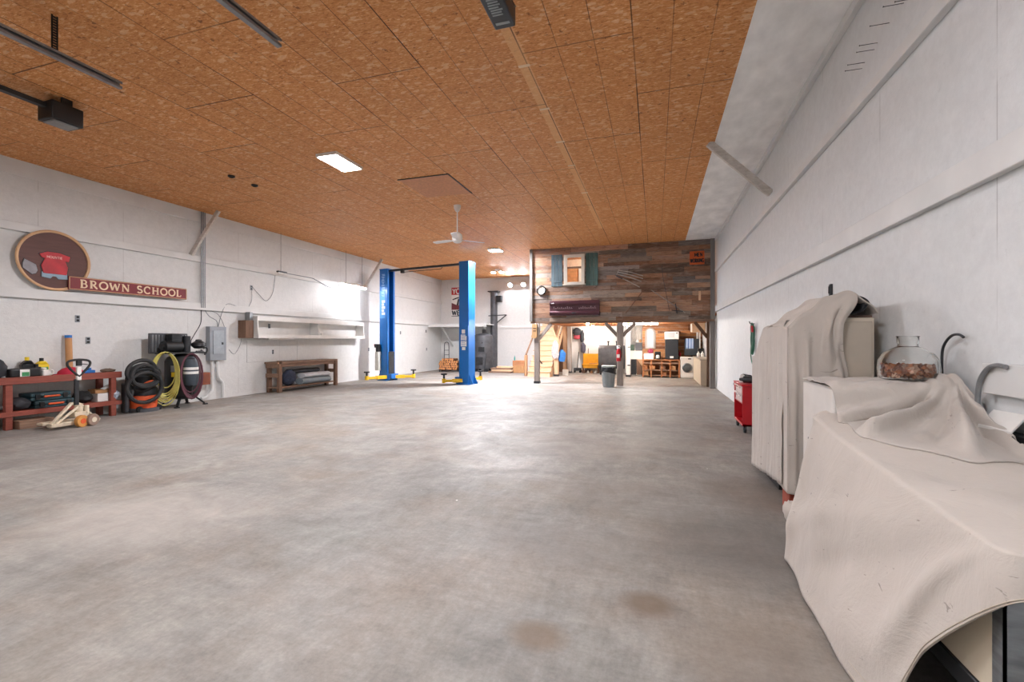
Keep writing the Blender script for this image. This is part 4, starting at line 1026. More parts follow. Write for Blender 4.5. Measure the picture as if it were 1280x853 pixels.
# clock
t = thing('wall_clock', 'round white clock with dark rim on the barn boards', 'clock', (-3.33, BY+.012, 2.84))
m = MB(); m.lathe([(0, 0), (.14, 0), (.15, .03), (.13, .05), (.115, .045), (.115, .03), (0, .03)], (.02, 0, 0), 32, (0, -1, 0)); m.build('case', m_black, t)
m = MB(); m.lathe([(0, .031), (.114, .031), (.114, .034), (0, .034)], (.02, 0, 0), 32, (0, -1, 0)); f = m.build('dial', m_paper, t)
m = MB(); m.bar((.02, -.037, 0), (.02, -.037, .08), .01, .004); m.bar((.02, -.037, 0), (.07, -.037, -.02), .012, .004); m.build('hands', m_black, f)
# tailgate
t = thing('truck_tailgate', 'dark maroon truck tailgate hung on the barn boards', 'tailgate', (-2.29, BY-.001, 2.06))
m = MB()
prof = [(-.0, 0), (-.09, .0), (-.11, .04), (-.11, .1), (-.075, .13), (-.075, .3), (-.11, .33), (-.12, .4), (-.1, .44), (0, .44)]
m.prism([(-.74, y, z) for y, z in prof], (1.48, 0, 0)); m.build('tailgate_skin', pm('maroon_steel', '#4a2630', .35, .2, .12), t, bev=.006, seg=2)
m = MB(); random.seed(2)
x = -.62
while x < .6:
    if not -.06 < x < .1:
        m.box(x, x+.022, -.082, -.075, .19+random.uniform(0, .03), .25+random.uniform(-.02, .02)); m.box(x, x+.05, -.082, -.075, .2, .212)
    x += .058
m.build('script_letters', pm('pink_grey_print', '#a58a92', .4), t, smooth=0)
m = MB(); m.box(-.06, .06, -.125, -.105, .05, .085); m.build('latch_handle', m_black, t, bev=.006)
m = MB(); m.box(-.69, -.6, -.121, -.112, .35, .38); m.build('chrome_badge', m_chrome, t)
# orange sign
t = thing('warning_sign', 'orange warning sign reading MEN WORKING on dark barn boards', 'sign', (1.1, BY+.016, 3.6))
m = MB(); m.box(-.19, .19, -.02, -.008, -.19, .18); m.build('sign_plate', pm('orange_sign', '#c4551c', .55, 0, .15, 8), t, bev=.006)
m = MB(); letters(m, 'MEN', (-.06, -.02, .03), (1, 0, 0), (0, 0, 1), .1, .022, .004, .14, .2); m.build('sign_lettering', m_black, t, smooth=0)
m = MB(); letters(m, 'WORKING', (-.17, -.02, -.13), (1, 0, 0), (0, 0, 1), .1, .02, .004, .14, .34); m.build('sign_lettering', m_black, t, smooth=0)
# farm tools on the wall
t = thing('hay_fork', 'old iron hay fork with straight tines on barn wall', 'fork', (-.7, BY+.008, 3.1))
m = MB()
for p0, p1 in (((-.38, .09), (.28, -.26)), ((-.34, .2), (.37, -.02)), ((-.3, .25), (.37, .06)), ((-.36, .14), (.33, -.1))):
    m.tube(spline([(p0[0], -.012, p0[1]), ((p0[0]+p1[0])/2, -.03, (p0[1]+p1[1])/2+.015), (p1[0], -.012, p1[1])], 12), .014, 6)
m.bar((-.39, -.012, .07), (-.3, -.012, .27), .03, .02); m.build('tines', pm('worn_iron', '#aaa49d', .5, .3, .2), t)
m = MB(); m.bar((-.39, -.02, .1), (-.2, -.03, .0), .035, .03); m.build('socket', m_iron, t)
t = thing('long_bars', 'pair of long rusty crossing bars on the barn wall', 'tool', (-.28, BY-.012, 2.78))
m = MB(); m.bar((0, 0, .02), (-.53, 0, -.68), .03, .02); m.build('short_bar', m_brownwood, t)
m = MB(); m.bar((.18, -.02, -.04), (1.08, -.02, -.7), .036, .02); m.build('long_bar', m_greywood, t)
m = MB(); m.bar((.82, -.04, -.44), (.86, -.04, -.72), .05, .02); m.bar((.72, -.04, -.62), (1.02, -.04, -.66), .045, .02); m.build('iron_head', m_iron, t)
m = MB(); m.tube(spline([(0, 0, .55), (.03, -.01, .2), (.12, -.01, -.3), (.2, -.01, -.75)], 20), .006, 6); tag(m.build('chain', m_iron, loc=(.18, BY+.005, 2.9)), 'thin vertical chain hung on the dark barn boards', 'chain')
m = MB(); m.box(-.03, .03, -.02, 0, -.13, .13); tag(m.build('small_plate', m_palewood_z, loc=(1.17, BY+.012, 2.55), bev=.004), 'small pale wooden plate at the right of the barn boards', 'plate')

# timber posts with knee braces
def post(label, x0, x1, y0, y1, z1, mat, braces=(), foot=True):
    cx, cy = (x0+x1)/2, (y0+y1)/2
    t = thing('timber_post', label, 'post', (cx, cy, 0))
    m = MB(); m.box(x0-cx, x1-cx, y0-cy, y1-cy, 0, z1); m.build('post', mat, t, bev=.008)
    for a, b, w in braces:
        m = MB(); m.bar((a[0]-cx, a[1]-cy, a[2]), (b[0]-cx, b[1]-cy, b[2]), w, w, (0, 1, 0)); m.build('knee_brace', mat, t, bev=.006)
    if foot:
        m = MB(); m.box(x0-cx-.008, x1-cx+.008, y0-cy-.008, y1-cy+.008, 0, .07); m.build('foot_block', m_dark, t)
    return t
ZB = BZ0-.062
p1_ = post('weathered post at the left corner of the barn front', -3.54, -3.38, BY, BY+.15, ZB, m_greywood, [((-3.4, BY+.07, 1.36), (-3.02, BY+.07, ZB-.01), .1)])
m = MB(); m.bar((.07, 0, .72), (.16, 0, .6), .025, .03); m.build('peg', m_black, p1_)
post('weathered middle post with braces behind the grey trash can', -1.06, -.88, BY, BY+.16, ZB, m_greywood, [((-1.04, BY+.08, 1.45), (-1.4, BY+.08, ZB-.01), .1), ((-.9, BY+.08, 1.45), (-.54, BY+.08, ZB-.01), .1)], False)
post('dark grey square post at the right end of the barn front', 1.43, 1.56, BY-.02, BY+.13, ZB-.0, m_greywood_d, [], False)
post('brown post behind the dark grey right barn post', 1.395, 1.48, BY+.45, BY+.54, 1.89, m_brownwood, [((1.42, BY+.5, 1.4), (1.08, BY+.5, 1.84), .09)], False)
post('pale post with forked braces beside the stairs', -3.57, -3.41, 16.5, 16.65, 1.89, m_palewood_z, [((-3.5, 16.5, 1.45), (-3.62, 16.4, 1.86), .08), ((-3.48, 16.5, 1.45), (-3.3, 16.4, 1.86), .08)])
post('pale square post right of the blue bag', -3.6, -3.45, 18.4, 18.55, 1.89, m_palewood_z)
post('grey square post left of the hanging dark coats', -3.4, -3.24, 18.3, 18.45, 1.89, m_greywood)
# plaque hanging on first post
t = thing('hanging_plaque', 'tan wooden plaque with rounded foot hung on corner post', 'plaque', (-3.53, BY-.029, 1.42))
m = MB(); m.prism([(-.07, 0, .4), (-.07, 0, .08)]+[(.0-.12*math.cos(a*PI/10)-.0, 0, .08-.12*math.sin(a*PI/10)) for a in range(2, 9)]+[(.09, 0, .08), (.09, 0, .4)], (0, .028, 0)); m.build('board', wood('tan_board', '#b58a58', '#d8b080', 2), t, bev=.004)
m = MB(); m.box(-.04, .06, -.003, 0, .18, .2); m.box(-.04, .06, -.003, 0, .26, .28); m.build('carved_lines', m_brownwood, t)
# stairs
t = thing('staircase', 'pale pine staircase rising to the loft behind corner post', 'stairs', (-4.46, 16.0, 0))
m_tread = wood('tread_pine', '#c99a72', '#e2bb93', 0, .6)
for k in range(11):
    m = MB(); m.box(.03, .84, k*.225, k*.225+.02, k*.19, k*.19+.165); m.build('riser', m_palewood, t)
    m = MB(); m.box(.0, .855, k*.225-.03, k*.225+.225, k*.19+.165, k*.19+.19); m.build('tread', m_tread, t, bev=.004)
for x in (.0, .83):
    m = MB(); m.prism([(x, .0, 0), (x, 2.5, 1.95), (x, 2.5, 1.6), (x, .42, 0)], (.025, 0, 0)); m.build('stringer', m_palewood_z, t)
m = MB(); m.box(-.16, -.06, .2, .32, 0, .78); m.build('newel_post', wood('newel_pine', '#a8754f', '#c99a72', 2), t, bev=.008)
m = MB(); m.bar((-.11, .26, .8), (-.05, 1.6, 1.85), .05, .06); m.build('handrail', m_brownwood_y, t, bev=.006)

# extinguisher on the middle post
t = thing('fire_extinguisher', 'red fire extinguisher hung on the middle barn post', 'extinguisher', (-1.0, BY-.075, .72))
m = MB(); m.lathe([(0, 0), (.06, 0), (.065, .02), (.065, .28), (.05, .34), (.025, .37), (0, .37)], n=22); m.build('cylinder', m_red, t)
m = MB(); m.box(-.05, .03, -.07, -.06, .1, .2); m.build('label', m_paper, t)
m = MB(); m.cyl((0, 0, .36), (0, 0, .41), .02, n=10); m.bar((0, 0, .41), (0, -.1, .44), .02, .012); m.tube(spline([(0, 0, .4), (.06, -.02, .38), (.075, -.02, .25), (.072, -.02, .1)], 14), .01, 6); m.build('valve', m_black, t)
m = MB(); m.lathe([(.067, .36), (.05, .44), (0, .46)], (0, .02, 0), 16); m.build('white_tag', m_paper, t)
# trash can
t = thing('trash_can', 'grey ribbed trash can with black liner before middle post', 'trash can', (-1.26, 13.1, 0))
m = MB(); m.lathe([(0, 0), (.145, 0), (.15, .02), (.19, .56), (.2, .56), (.2, .58), (.18, .58), (.14, .03), (0, .03)], n=36); m.build('can', pm('grey_bin', '#8f9596', .5, 0, .08), t)
m = MB()
for i in range(18):
    a = 2*PI*i/18; m.bar((.153*math.cos(a), .153*math.sin(a), .03), (.184*math.cos(a), .184*math.sin(a), .42), .012, .012)
m.build('ribs', bpy.data.materials['grey_bin'], t)
m = MB()
m.grid(lambda u, v: V(((.188+.018*v+.006*math.sin(u*40+v*5))*math.cos(2*PI*u), (.188+.018*v+.006*math.sin(u*40+v*5))*math.sin(2*PI*u), lerp(.595, .40-.05*math.cos(2*PI*u-.6), v))), 60, 8); m.build('liner', m_black, t, solid=.003)
m = MB(); m.lathe([(.14, .57), (.205, .6), (.19, .605), (.1, .585), (0, .58)], n=36); m.build('liner_top', m_white, t)

# --- under the loft: back area
t = thing('oil_tank', 'grey obround heating oil tank behind the middle post', 'oil tank', (-1.62, 18.05, 0))
m = MB()
pr = [(.28*math.cos(a*PI/12), .85+.28*math.sin(a*PI/12)) for a in range(13)]+[(-.28*math.cos(a*PI/12), .5-.28*math.sin(a*PI/12)) for a in range(13)]
m.prism([(-.48, y, z) for y, z in pr], (.98, 0, 0)); m.build('tank_shell', m_stove, t, bev=.01, smooth=50)
for x, y in ((-.4, -.2), (.4, -.2), (-.4, .2), (.4, .2)):
    m = MB(); m.cyl((x, y, 0), (x, y, .36), .03, n=10); m.build('leg', m_dark, t)
for x in (-.12, .2):
    m = MB(); m.cyl((x, 0, 1.1), (x, 0, 1.27), .025, n=10); m.cyl((x, 0, 1.25), (x, 0, 1.3), .04, n=10); m.build('vent_cap', m_dark, t)
t = thing('yellow_bench', 'bright yellow wooden settle bench against the back wall', 'bench', (-2.5, 18.65, 0))
m_yb = pm('bright_yellow_paint', '#e3a521', .5, 0, .1)
m = MB(); m.box(-.33, .33, .12, .16, .3, .78); m.build('backrest', m_yb, t, bev=.008)
m = MB(); m.box(-.34, .34, -.18, .13, .32, .36); m.box(-.33, .33, -.17, -.14, .2, .32); m.build('seat', m_yb, t, bev=.006)
for x in (-.33, .28):
    for y in (-.17, .11):
        m = MB(); m.box(x, x+.05, y, y+.05, 0, .32); m.build('leg', m_brownwood, t, bev=.004)
m = MB(); m.bar((-.16, -.02, .385), (.18, 0, .4), .06, .04); tag(m.build('work_glove', m_card, loc=(-2.4, 18.62, -.005)), 'small tan item lying on the yellow bench seat', 'glove')
for i, x in enumerate((-2.75, -2.6, -2.46, -2.3)):
    m = MB(); m.prism([(-.035, -.12, 0), (.035, -.12, 0), (.045, .1, 0), (-.045, .1, 0)], (0, 0, .06)); m.box(-.035, .035, .02, .1, .05, .1)
    tag(m.build('shoe', (m_brownwood, m_paper, m_card, m_foam)[i], loc=(x, 18.55, 0), bev=.014), ('brown shoe under the yellow bench, leftmost', 'white shoe under the yellow bench, second from left', 'tan shoe under the yellow bench, third from left', 'pale shoe under the yellow bench, rightmost')[i], 'shoe')
# hanging coats / bags
def hang(name, label, cat, mat, loc, sx, sy, h, seed):
    m = MB()
    def fn(u, v):
        a = 2*PI*u; w = (.35+.65*smooth01(v*3))*(1-.25*max(0, v-.8)*5)
        n = 1+.22*noise.noise(V((math.cos(a)*1.5, math.sin(a)*1.5+seed, v*4)))
        return V((sx*w*n*math.cos(a), sy*w*n*math.sin(a), -h*v))
    m.grid(fn, 25, 14)
    bmesh.ops.remove_doubles(m.bm, verts=m.bm.verts[:], dist=.0005)
    bmesh.ops.holes_fill(m.bm, edges=m.bm.edges[:], sides=0)
    return tag(m.build(name, mat, loc=loc, smooth=60), label, cat)
hang('black_jacket', 'black jacket hanging on the back wall above red cloth', 'jacket', m_coat, (-3.1, 18.85, 1.86), .16, .09, .32, 1)
hang('red_jacket', 'red cloth hanging below the black jacket', 'jacket', pm('dull_red_cloth', '#a34450', .85, 0, .2), (-3.1, 18.88, 1.62), .14, .06, .24, 2)
hang('tool_strap', 'upper dark tool bundle hanging right of the jackets', 'bag', m_coat, (-2.88, 18.85, 1.75), .08, .06, .5, 3)
hang('strap_bag', 'lower dark bag hanging right of the jackets', 'bag', pm('slate_cloth', '#4b4a58', .85, 0, .3), (-2.84, 18.85, 1.24), .1, .06, .42, 4)
hang('blue_bag', 'bright blue bag hanging beside the pale forked post', 'bag', m_bluecloth, (-3.28, 16.58, .98), .13, .09, .44, 5)
hang('grey_shirt', 'pale grey checked cloth hung on the forked post', 'cloth', pm('checked_cloth', '#b0aaa8', .85, 0, .35, 26), (-3.5, 16.44, 1.32), .13, .05, .66, 6)
t = thing('brown_door', 'dark brown plank door behind the blue bag', 'door', (-3.55, 18.9, 0))
m = MB(); m.box(-.32, .1, 0, .05, 0, 1.6); m.build('door_leaf', m_brownwood, t, bev=.004)
m = MB(); m.sph((.05, -.03, .8), .025, 10); m.build('knob', m_chrome, t)
m = MB(); m.box(-.1, .1, -.08, .08, 0, .22); m.box(-.05, .05, -.085, -.08, .06, .15); tag(m.build('small_carton', m_foam, loc=(-3.25, 17.1, 0), bev=.006), 'small white carton on the floor under the blue bag', 'box')
t = thing('push_mower', 'small dark wheeled tool on the floor below the coats', 'tool', (-3.05, 18.6, 0))
for x in (-.1, .12):
    m = MB(); m.lathe([(.03, -.03), (.1, -.03), (.1, .03), (.03, .03)], (x, 0, .1), 18, (1, 0, 0)); m.build('wheel', m_rubber, t)
m = MB(); m.box(-.1, .12, -.04, .06, .08, .2); m.build('housing', m_dark, t, bev=.01); m = MB(); m.bar((.0, .02, .2), (.04, .16, .85), .025, .025); m.build('handle', m_dark, t)
for k, (x, y) in enumerate(((-2.86, 18.88), (-2.66, 18.9))):
    m = MB(); m.cyl((0, 0, 0), (.02, .06, 1.0), .013, n=8); m.box(-.08, .1, -.02, .02, 0, .1)
    tag(m.build('broom', m_brownwood, loc=(x, y, 0)), ('left broom leaning on the back wall by the coats', 'right broom leaning on the back wall by the coats')[k], 'broom')
# partition wall jamb
jamb = slab('trim_60', m_white, -1.0, -.86, 17.0, 17.14, .07, 1.9); slab('trim_61', m_dark, -1.02, -.84, 16.98, 17.16, 0, .07)
for z in (.42, 1.08):
    m = MB(); m.box(-.96, -.86, 16.988, 17.0, z-.02, z+.02); m.build('hinge', m_black, jamb)
# wooden wall with mirror
m = MB(); boards(m, -.45, XR, 0, 1.9, 17.5, .03, [], 12, 0, ['#8a5a3a', '#a06a44', '#b57a4e', '#7a4d33', '#c08a5c']); struct(m.build('wall_laundry', m_plank, smooth=0))
t = thing('arched_mirror', 'arched mirror in a grey wooden frame on plank wall', 'mirror', (-.17, 17.46, 1.02))
def arch(w, h): return [(-w, 0), (-w, h-w*1.25)]+[(-w*math.cos(a*PI/16), h-w*1.25+1.25*w*math.sin(a*PI/16)) for a in range(1, 16)]+[(w, h-w*1.25), (w, 0)]
m = MB(); m.prism([(x, 0, z) for x, z in arch(.19, .78)], (0, -.03, 0)); m.build('mirror_frame', m_greywood, t, bev=.006)
m = MB(); m.prism([(x, -.03, z+.04) for x, z in arch(.115, .66)], (0, -.006, 0)); m.build('mirror_glass', pm('silvered_glass', '#dfe6ea', .12, .6, .03), t, smooth=0)
m = MB(); m.box(-.003, .003, -.04, -.036, .05, .68); m.build('muntin', m_greywood, t)
t = thing('laundry_workbench', 'rustic plank workbench with open slatted shelves', 'workbench', (.2, 17.2, 0))
m = MB(); m.box(-.65, .63, -.2, .24, .6, .64); m.build('bench_top', m_warmwood, t, bev=.005)
for x in (-.64, -.36, .0, .28, .58):
    m = MB(); m.box(x, x+.05, -.2, -.15, 0, .6); m.build('leg', m_warmwood, t, bev=.004)
m = MB(); m.box(-.64, .63, -.19, .2, .24, .27); m.box(-.64, .63, -.19, -.16, .48, .54); m.box(-.64, .63, -.19, .2, .05, .08); m.build('shelf', m_brownwood_y, t, bev=.004)
m = MB(); m.box(-.6, .6, .19, .21, .08, .58); m.build('back_board', m_warmwood, t)
for i, (x, z, c) in enumerate(((-.35, .271, m_warmwood), (-.1, .271, m_card), (.25, .271, m_brownwood_y), (.6, .271, m_card), (-.32, .081, m_card), (.3, .081, m_warmwood))):
    m = MB(); m.box(-.09, .09, -.1, .1, 0, .13); m.box(-.1, .1, -.105, .1, .11, .14)
    tag(m.build('crate', c, loc=(x, 17.16, z), bev=.004), 'small %s crate on the %s shelf of the rustic bench, %s' % (('brown', 'tan')[c == m_card], ('lower', 'middle')[z > .2], ('far left', 'left of centre', 'right of centre', 'far right', 'left', 'right')[i]), 'crate')
t = thing('black_fridge', 'black small refrigerator standing on the rustic bench', 'fridge', (.56, 17.25, .641))
m = MB(); m.box(-.22, .22, -.14, .2, 0, .72); m.build('cabinet', m_dark, t, bev=.01)
m = MB(); m.box(-.22, .22, -.17, -.142, .01, .71); d = m.build('fridge_door', pm('fridge_black', '#2c2f33', .35), t, bev=.01)
m = MB(); m.box(-.06, .06, -.175, -.17, .05, .12); m.build('white_note', m_paper, d)
t = thing('air_conditioner', 'white box air conditioner on top of black fridge', 'air conditioner', (.56, 17.25, 1.362))
m = MB(); m.box(-.24, .24, -.18, .2, 0, .27); m.build('housing', m_white, t, bev=.012)
m = MB()
for i in range(6): m.box(-.19, .1, -.184, -.18, .06+i*.03, .075+i*.03)
m.build('grille', m_grey, t)
m = MB(); m.box(.14, .2, -.185, -.18, .2, .23); m.build('control', m_black, t)
m = MB(); m.box(-.17, .17, -.12, .12, 0, .21); tag(m.build('white_case', m_white, loc=(-.22, 17.12, .641), bev=.015), 'white box at the left end of the rustic bench', 'box')
t = thing('coffee_maker', 'black coffee maker with pale jug on the rustic bench', 'coffee maker', (.09, 17.14, .641))
m = MB(); m.box(-.1, .1, -.08, .1, 0, .04); m.box(-.1, .1, .03, .1, 0, .28); m.box(-.1, .1, -.08, .1, .2, .28); m.build('body', m_black, t, bev=.01)
m = MB(); m.lathe([(0, .042), (.06, .042), (.065, .1), (.045, .16), (0, .16)], (0, -.03, 0), 18); m.build('jug', m_foam, t)
blob('flower_bunch', 'bunch of dark red flowers on the white box', 'flowers', pm('red_petals', '#8a2440', .7, 0, .5, 30), (-.16, 17.12, .852), (.2, .14, .15), 3, .4, 8)
# shelving left of mirror
t = thing('white_sideboard', 'pale sideboard with dark fronts left of the mirror', 'sideboard', (-.66, 17.75, 0))
m = MB(); m.box(-.22, .2, -.2, .2, .62, .9); m.box(-.18, .17, -.15, .18, 0, .06); m.box(-.24, .22, -.22, .2, .9, .94); m.build('top_unit', m_white, t, bev=.005)
m = MB(); m.box(-.2, -.02, -.19, .2, .05, .62); m.build('left_front', m_dark, t, bev=.006); m = MB(); m.box(.0, .19, -.19, .2, .05, .62); m.build('right_front', m_brownwood, t, bev=.006)
m = MB(); m.prism([(.02, -.21, .62), (.2, -.21, .62), (.2, -.21, .35)], (0, .015, 0)); m.build('corner_bracket', m_palewood_z, t)
m = MB(); m.box(-.08, .16, -.1, .1, 0, .3); m.box(-.05, .13, -.105, -.1, .04, .26); tag(m.build('toaster_oven', m_stove, loc=(-.62, 17.72, .941), bev=.01), 'dark oven on the pale sideboard left of mirror', 'oven')
m = MB(); m.box(-.07, .07, -.06, .06, 0, .22); tag(m.build('green_canister', pm('green_tin', '#3f5548', .5), loc=(-.82, 17.7, .941), bev=.01), 'dark green canister on the pale sideboard', 'canister')
for i, (x, h, mt) in enumerate(((-.64, .1, m_foam), (-.52, .12, m_card))):
    m = MB(); m.lathe([(0, 0), (.04, 0), (.045, h*.6), (.025, h*.85), (.025, h), (0, h)], n=16)
    tag(m.build('jar', mt, loc=(x, 17.72, 1.246)), ('pale jar on top of the dark oven', 'tan jar on top of the dark oven')[i], 'jar')
t = thing('white_curtain', 'pale grey curtain panel hanging above the sideboard', 'curtain', (-.62, 17.98, 1.3))
m = MB(); m.grid(lambda u, v: V((lerp(-.22, .2, u), .015*math.sin(u*40), lerp(.6, -.02, v))), 40, 4); m.build('cloth_panel', pm('pale_curtain', '#c9c2bc', .8), t, solid=.006)
# washer
t = thing('washing_machine', 'white front loading washing machine with dark round door', 'washing machine', (1.06, 17.13, 0))
m = MB(); m.box(-.21, .21, -.24, .24, .03, .74); m.box(-.19, .19, -.22, .22, 0, .03); m.build('cabinet', m_white, t, bev=.012, seg=2)
m = MB(); m.lathe([(.13, 0), (.165, .0), (.165, .025), (.14, .04), (.13, .03)], (0, -.24, .37), 32, (0, -1, 0)); d = m.build('door_ring', pm('silver_ring', '#7f868c', .3, .5), t)
m = MB(); m.lathe([(0, .045), (.08, .038), (.13, .012), (.13, 0), (0, 0)], (0, -.241, .37), 32, (0, -1, 0)); m.build('door_glass', pm('door_dark', '#4d545a', .15), d)
m = MB(); m.box(.03, .13, -.246, -.24, .66, .7); m.build('display', m_black, t); m = MB(); m.box(-.17, -.06, -.246, -.24, .65, .71); m.build('detergent_drawer', m_foam, t, bev=.003)
# counter along right wall
t = thing('beige_counter', 'beige counter with plain side along the right wall', 'counter', (1.43, 15.75, 0))
m = MB(); m.box(-.17, .16, -1.5, 1.1, .0, .74); m.build('cabinet', m_beige2, t, bev=.006)
m = MB(); m.box(-.2, .165, -1.52, 1.1, .74, .77); m.build('counter_top', m_beige, t, bev=.006)
t = thing('wall_cabinet', 'pale wall cabinet above the counter on right wall', 'cabinet', (1.38, 16.6, 1.6))
m = MB(); m.box(-.2, .2, -.3, .3, 0, .3); m.build('cabinet_box', m_palewood, t, bev=.006)
m = MB(); m.box(-.215, -.2, -.29, .29, .01, .29); m.build('cabinet_door', m_offw, t, bev=.004)
t = thing('television', 'dark flat monitor standing above the washing machine', 'television', (1.22, 17.15, .741))
m = MB(); m.box(-.24, .28, -.02, .03, .05, .64); m.build('screen_shell', m_dark, t, bev=.008)
m = MB(); m.box(-.22, .26, -.024, -.02, .08, .62); m.build('screen', pm('dark_screen', '#3c4248', .25), t)
m = MB(); m.box(-.1, .1, -.08, .08, 0, .015); m.box(-.03, .03, -.01, .02, .01, .08); m.build('stand', m_black, t)
m = MB(); m.grid(lambda u, v: V((lerp(0, .26, u), -.004+.006*math.sin(u*28), lerp(.0, -.36, v))), 40, 8)
o = m.build('striped_towel', None or NT('towel_stripes').m, loc=(1.03, 17.12, 1.39), solid=.004)
tm = bpy.data.materials['towel_stripes']; n_ = tm.node_tree; tcx = n_.nodes.new('ShaderNodeTexCoord'); wv = n_.nodes.new('ShaderNodeTexWave'); wv.inputs['Scale'].default_value = 3.6
n_.links.new(tcx.outputs['Object'], wv.inputs['Vector']); rp = n_.nodes.new('ShaderNodeValToRGB'); rp.color_ramp.interpolation = 'CONSTANT'
rp.color_ramp.elements[0].color = (*lin('#4f74b0'), 1); rp.color_ramp.elements[1].position = .25; rp.color_ramp.elements[1].color = (*lin('#b5c9e6'), 1)
n_.links.new(wv.outputs['Fac'], rp.inputs[0]); n_.links.new(rp.outputs[0], n_.nodes['Principled BSDF'].inputs['Base Color'])
tag(o, 'blue striped towel hung over the dark monitor', 'towel')
m = MB(); m.cyl((0, 0, 0), (0, 0, .42), .035, n=14); tag(m.build('vent_pipe', m_foam, loc=(1.42, 17.25, 1.36)), 'straight white vertical pipe right of the dark monitor', 'pipe')
m = MB(); m.tube(spline([(0, 0, -.279), (0, 0, .2), (0, 0, .5), (.02, 0, .6), (.06, 0, .62), (.1, .02, .6)], 20), .02, 8); tag(m.build('water_pipe', m_foam, loc=(1.47, 16.9, 1.05)), 'bent white water pipe near the right wall corner', 'pipe')
m = MB(); m.lathe([(0, 0), (.05, 0), (.055, .1), (.02, .15), (.02, .18), (0, .18)], n=16)
b0 = m.build('soap_bottle', m_foam, loc=(1.38, 16.4, .771)); tag(b0, 'white bottle on the beige counter, left of two', 'bottle')
dup(b0, (1.5, 16.35, .771), label='white bottle on the beige counter, right of two')
m = MB(); m.box(-.1, .09, -.1, .1, 0, .28); tag(m.build('black_speaker', m_black, loc=(1.48, 16.62, .771), bev=.008), 'black box behind the white bottles on the counter', 'box')
blob('red_pouch', 'small red pouch between fridge and washing machine', 'pouch', m_red, (.84, 17.3, .741), (.08, .1, .18), 2, .2)
# lights under the loft
for k, (x, y, lb) in enumerate(((-2.2, 15.6, 'bare glowing bulb under the loft, left and nearer'), (-2.35, 18.1, 'bare glowing bulb under the loft, left and farther back'), (-1.0, 16.2, 'bare glowing bulb under the loft by the white jamb'))):
    t = thing('bulb_light', lb, 'light', (x, y, 2.0))
    m = MB(); m.cyl((0, 0, -.07), (0, 0, 0), .04, n=14); m.build('lamp_holder', m_white, t)
    m = MB(); m.sph((0, 0, -.11), .055, 14); m.build('bulb', m_bulb_i, t)
t = thing('tube_light', 'glowing tube light under the loft before the mirror', 'light', (-.36, 15.9, 1.879))
m = MB(); m.box(-.46, .46, -.05, .05, .03, .12); m.build('housing', m_white, t, bev=.004)
m = MB(); m.cyl((-.45, 0, 0), (.45, 0, 0), .035, n=12); m.build('tube', m_tube_i, t)
# ------------------------------------------------------------------ right wall side
# green cable hank
random.seed(4)
m = MB(); pts = []
for i in range(170):
    a = 2*PI*i/17; k = i/169
    pts.append(V((-.03-.03*noise.noise(V((i*.21, 0, 0))), .11*math.cos(a)*(.6+.5*noise.noise(V((0, i*.13, 3)))+.25*math.sin(a)), -.24+.24*math.sin(a)+.05*noise.noise(V((i*.17, 5, 0))))))
pts += [V((-.03, .08, -.3)), V((-.03, .16, -.45)), V((-.03, .1, -.6)), V((-.03, .0, -.66))]
m.tube(spline(pts, 420), .009, 5)
t = thing('cable_hank', 'green extension cord hank hanging on the right wall', 'cord', (XR-.01, 8.5, 1.57))
m.build('cord', pm('green_cord', '#2f6a55', .5, 0, .2), t)
m = MB(); m.tube(spline([(0, 0, .02), (-.06, 0, .02), (-.08, 0, .06)], 8), .008, 6); m.build('hook', m_dark, t)
m = MB(); m.cyl((-.05, -.06, -.02), (-.05, -.09, -.12), .018, n=10); m.build('plug', m_red, t)
# small bracket on wall above the covered cabinet
m = MB(); m.box(-.02, 0, -.025, .025, 0, .11); m.box(-.03, -.02, -.006, .006, .02, .09); tag(m.build('wall_bracket', m_dark, loc=(XR, 5.03, 1.73), bev=.003), 'small dark perforated bracket on the right wall above sheets', 'bracket')

# red rolling tool cart
t = thing('tool_cart', 'red rolling tool cart beside the far dust sheet', 'tool cart', (1.34, 7.42, 0))
m = MB()
m.box(-.17, .17, -.35, -.33, .1, .68); m.box(-.17, .17, .33, .35, .1, .68); m.box(.15, .17, -.35, .35, .1, .68)
m.box(-.17, .17, -.35, .35, .1, .13); m.box(-.18, .18, -.36, .36, .66, .69); m.box(-.16, .15, -.33, .33, .40, .42)
m.build('body', m_red, t, bev=.005)
for i in range(2):
    m = MB(); m.box(-.178, .1, -.325, .325, .43+i*.115, .535+i*.115); d = m.build('drawer', pm('pale_drawer', '#d8c6c2', .4) if i == 0 else bpy.data.materials['pale_drawer'], t, bev=.004)
    m = MB(); m.lathe([(0, 0), (.045, 0), (.045, .012), (0, .012)], (-.178, .2, .48+i*.115), 16, (-1, 0, 0)); m.build('red_badge', m_red, d)
    m = MB(); m.box(-.19, -.178, -.25, .1, .51+i*.115, .525+i*.115); m.build('pull', m_chrome, d)
for x in (-.13, .13):
    for y in (-.29, .29):
        m = MB(); m.box(x-.02, x+.02, y-.025, y+.025, .06, .1); c = m.build('caster_fork', m_dark, t)
        m = MB(); m.lathe([(.012, -.016), (.048, -.016), (.052, 0), (.048, .016), (.012, .016)], (x, y, .052), 20, (1, 0, 0)); m.build('caster_wheel', m_rubber, c)
m = MB(); m.tube(spline([(-.15, .34, .6), (-.16, .43, .63), (-.1, .46, .66), (.1, .46, .66), (.15, .43, .63), (.15, .34, .6)], 24), .012, 8); m.build('push_handle', m_dark, t)
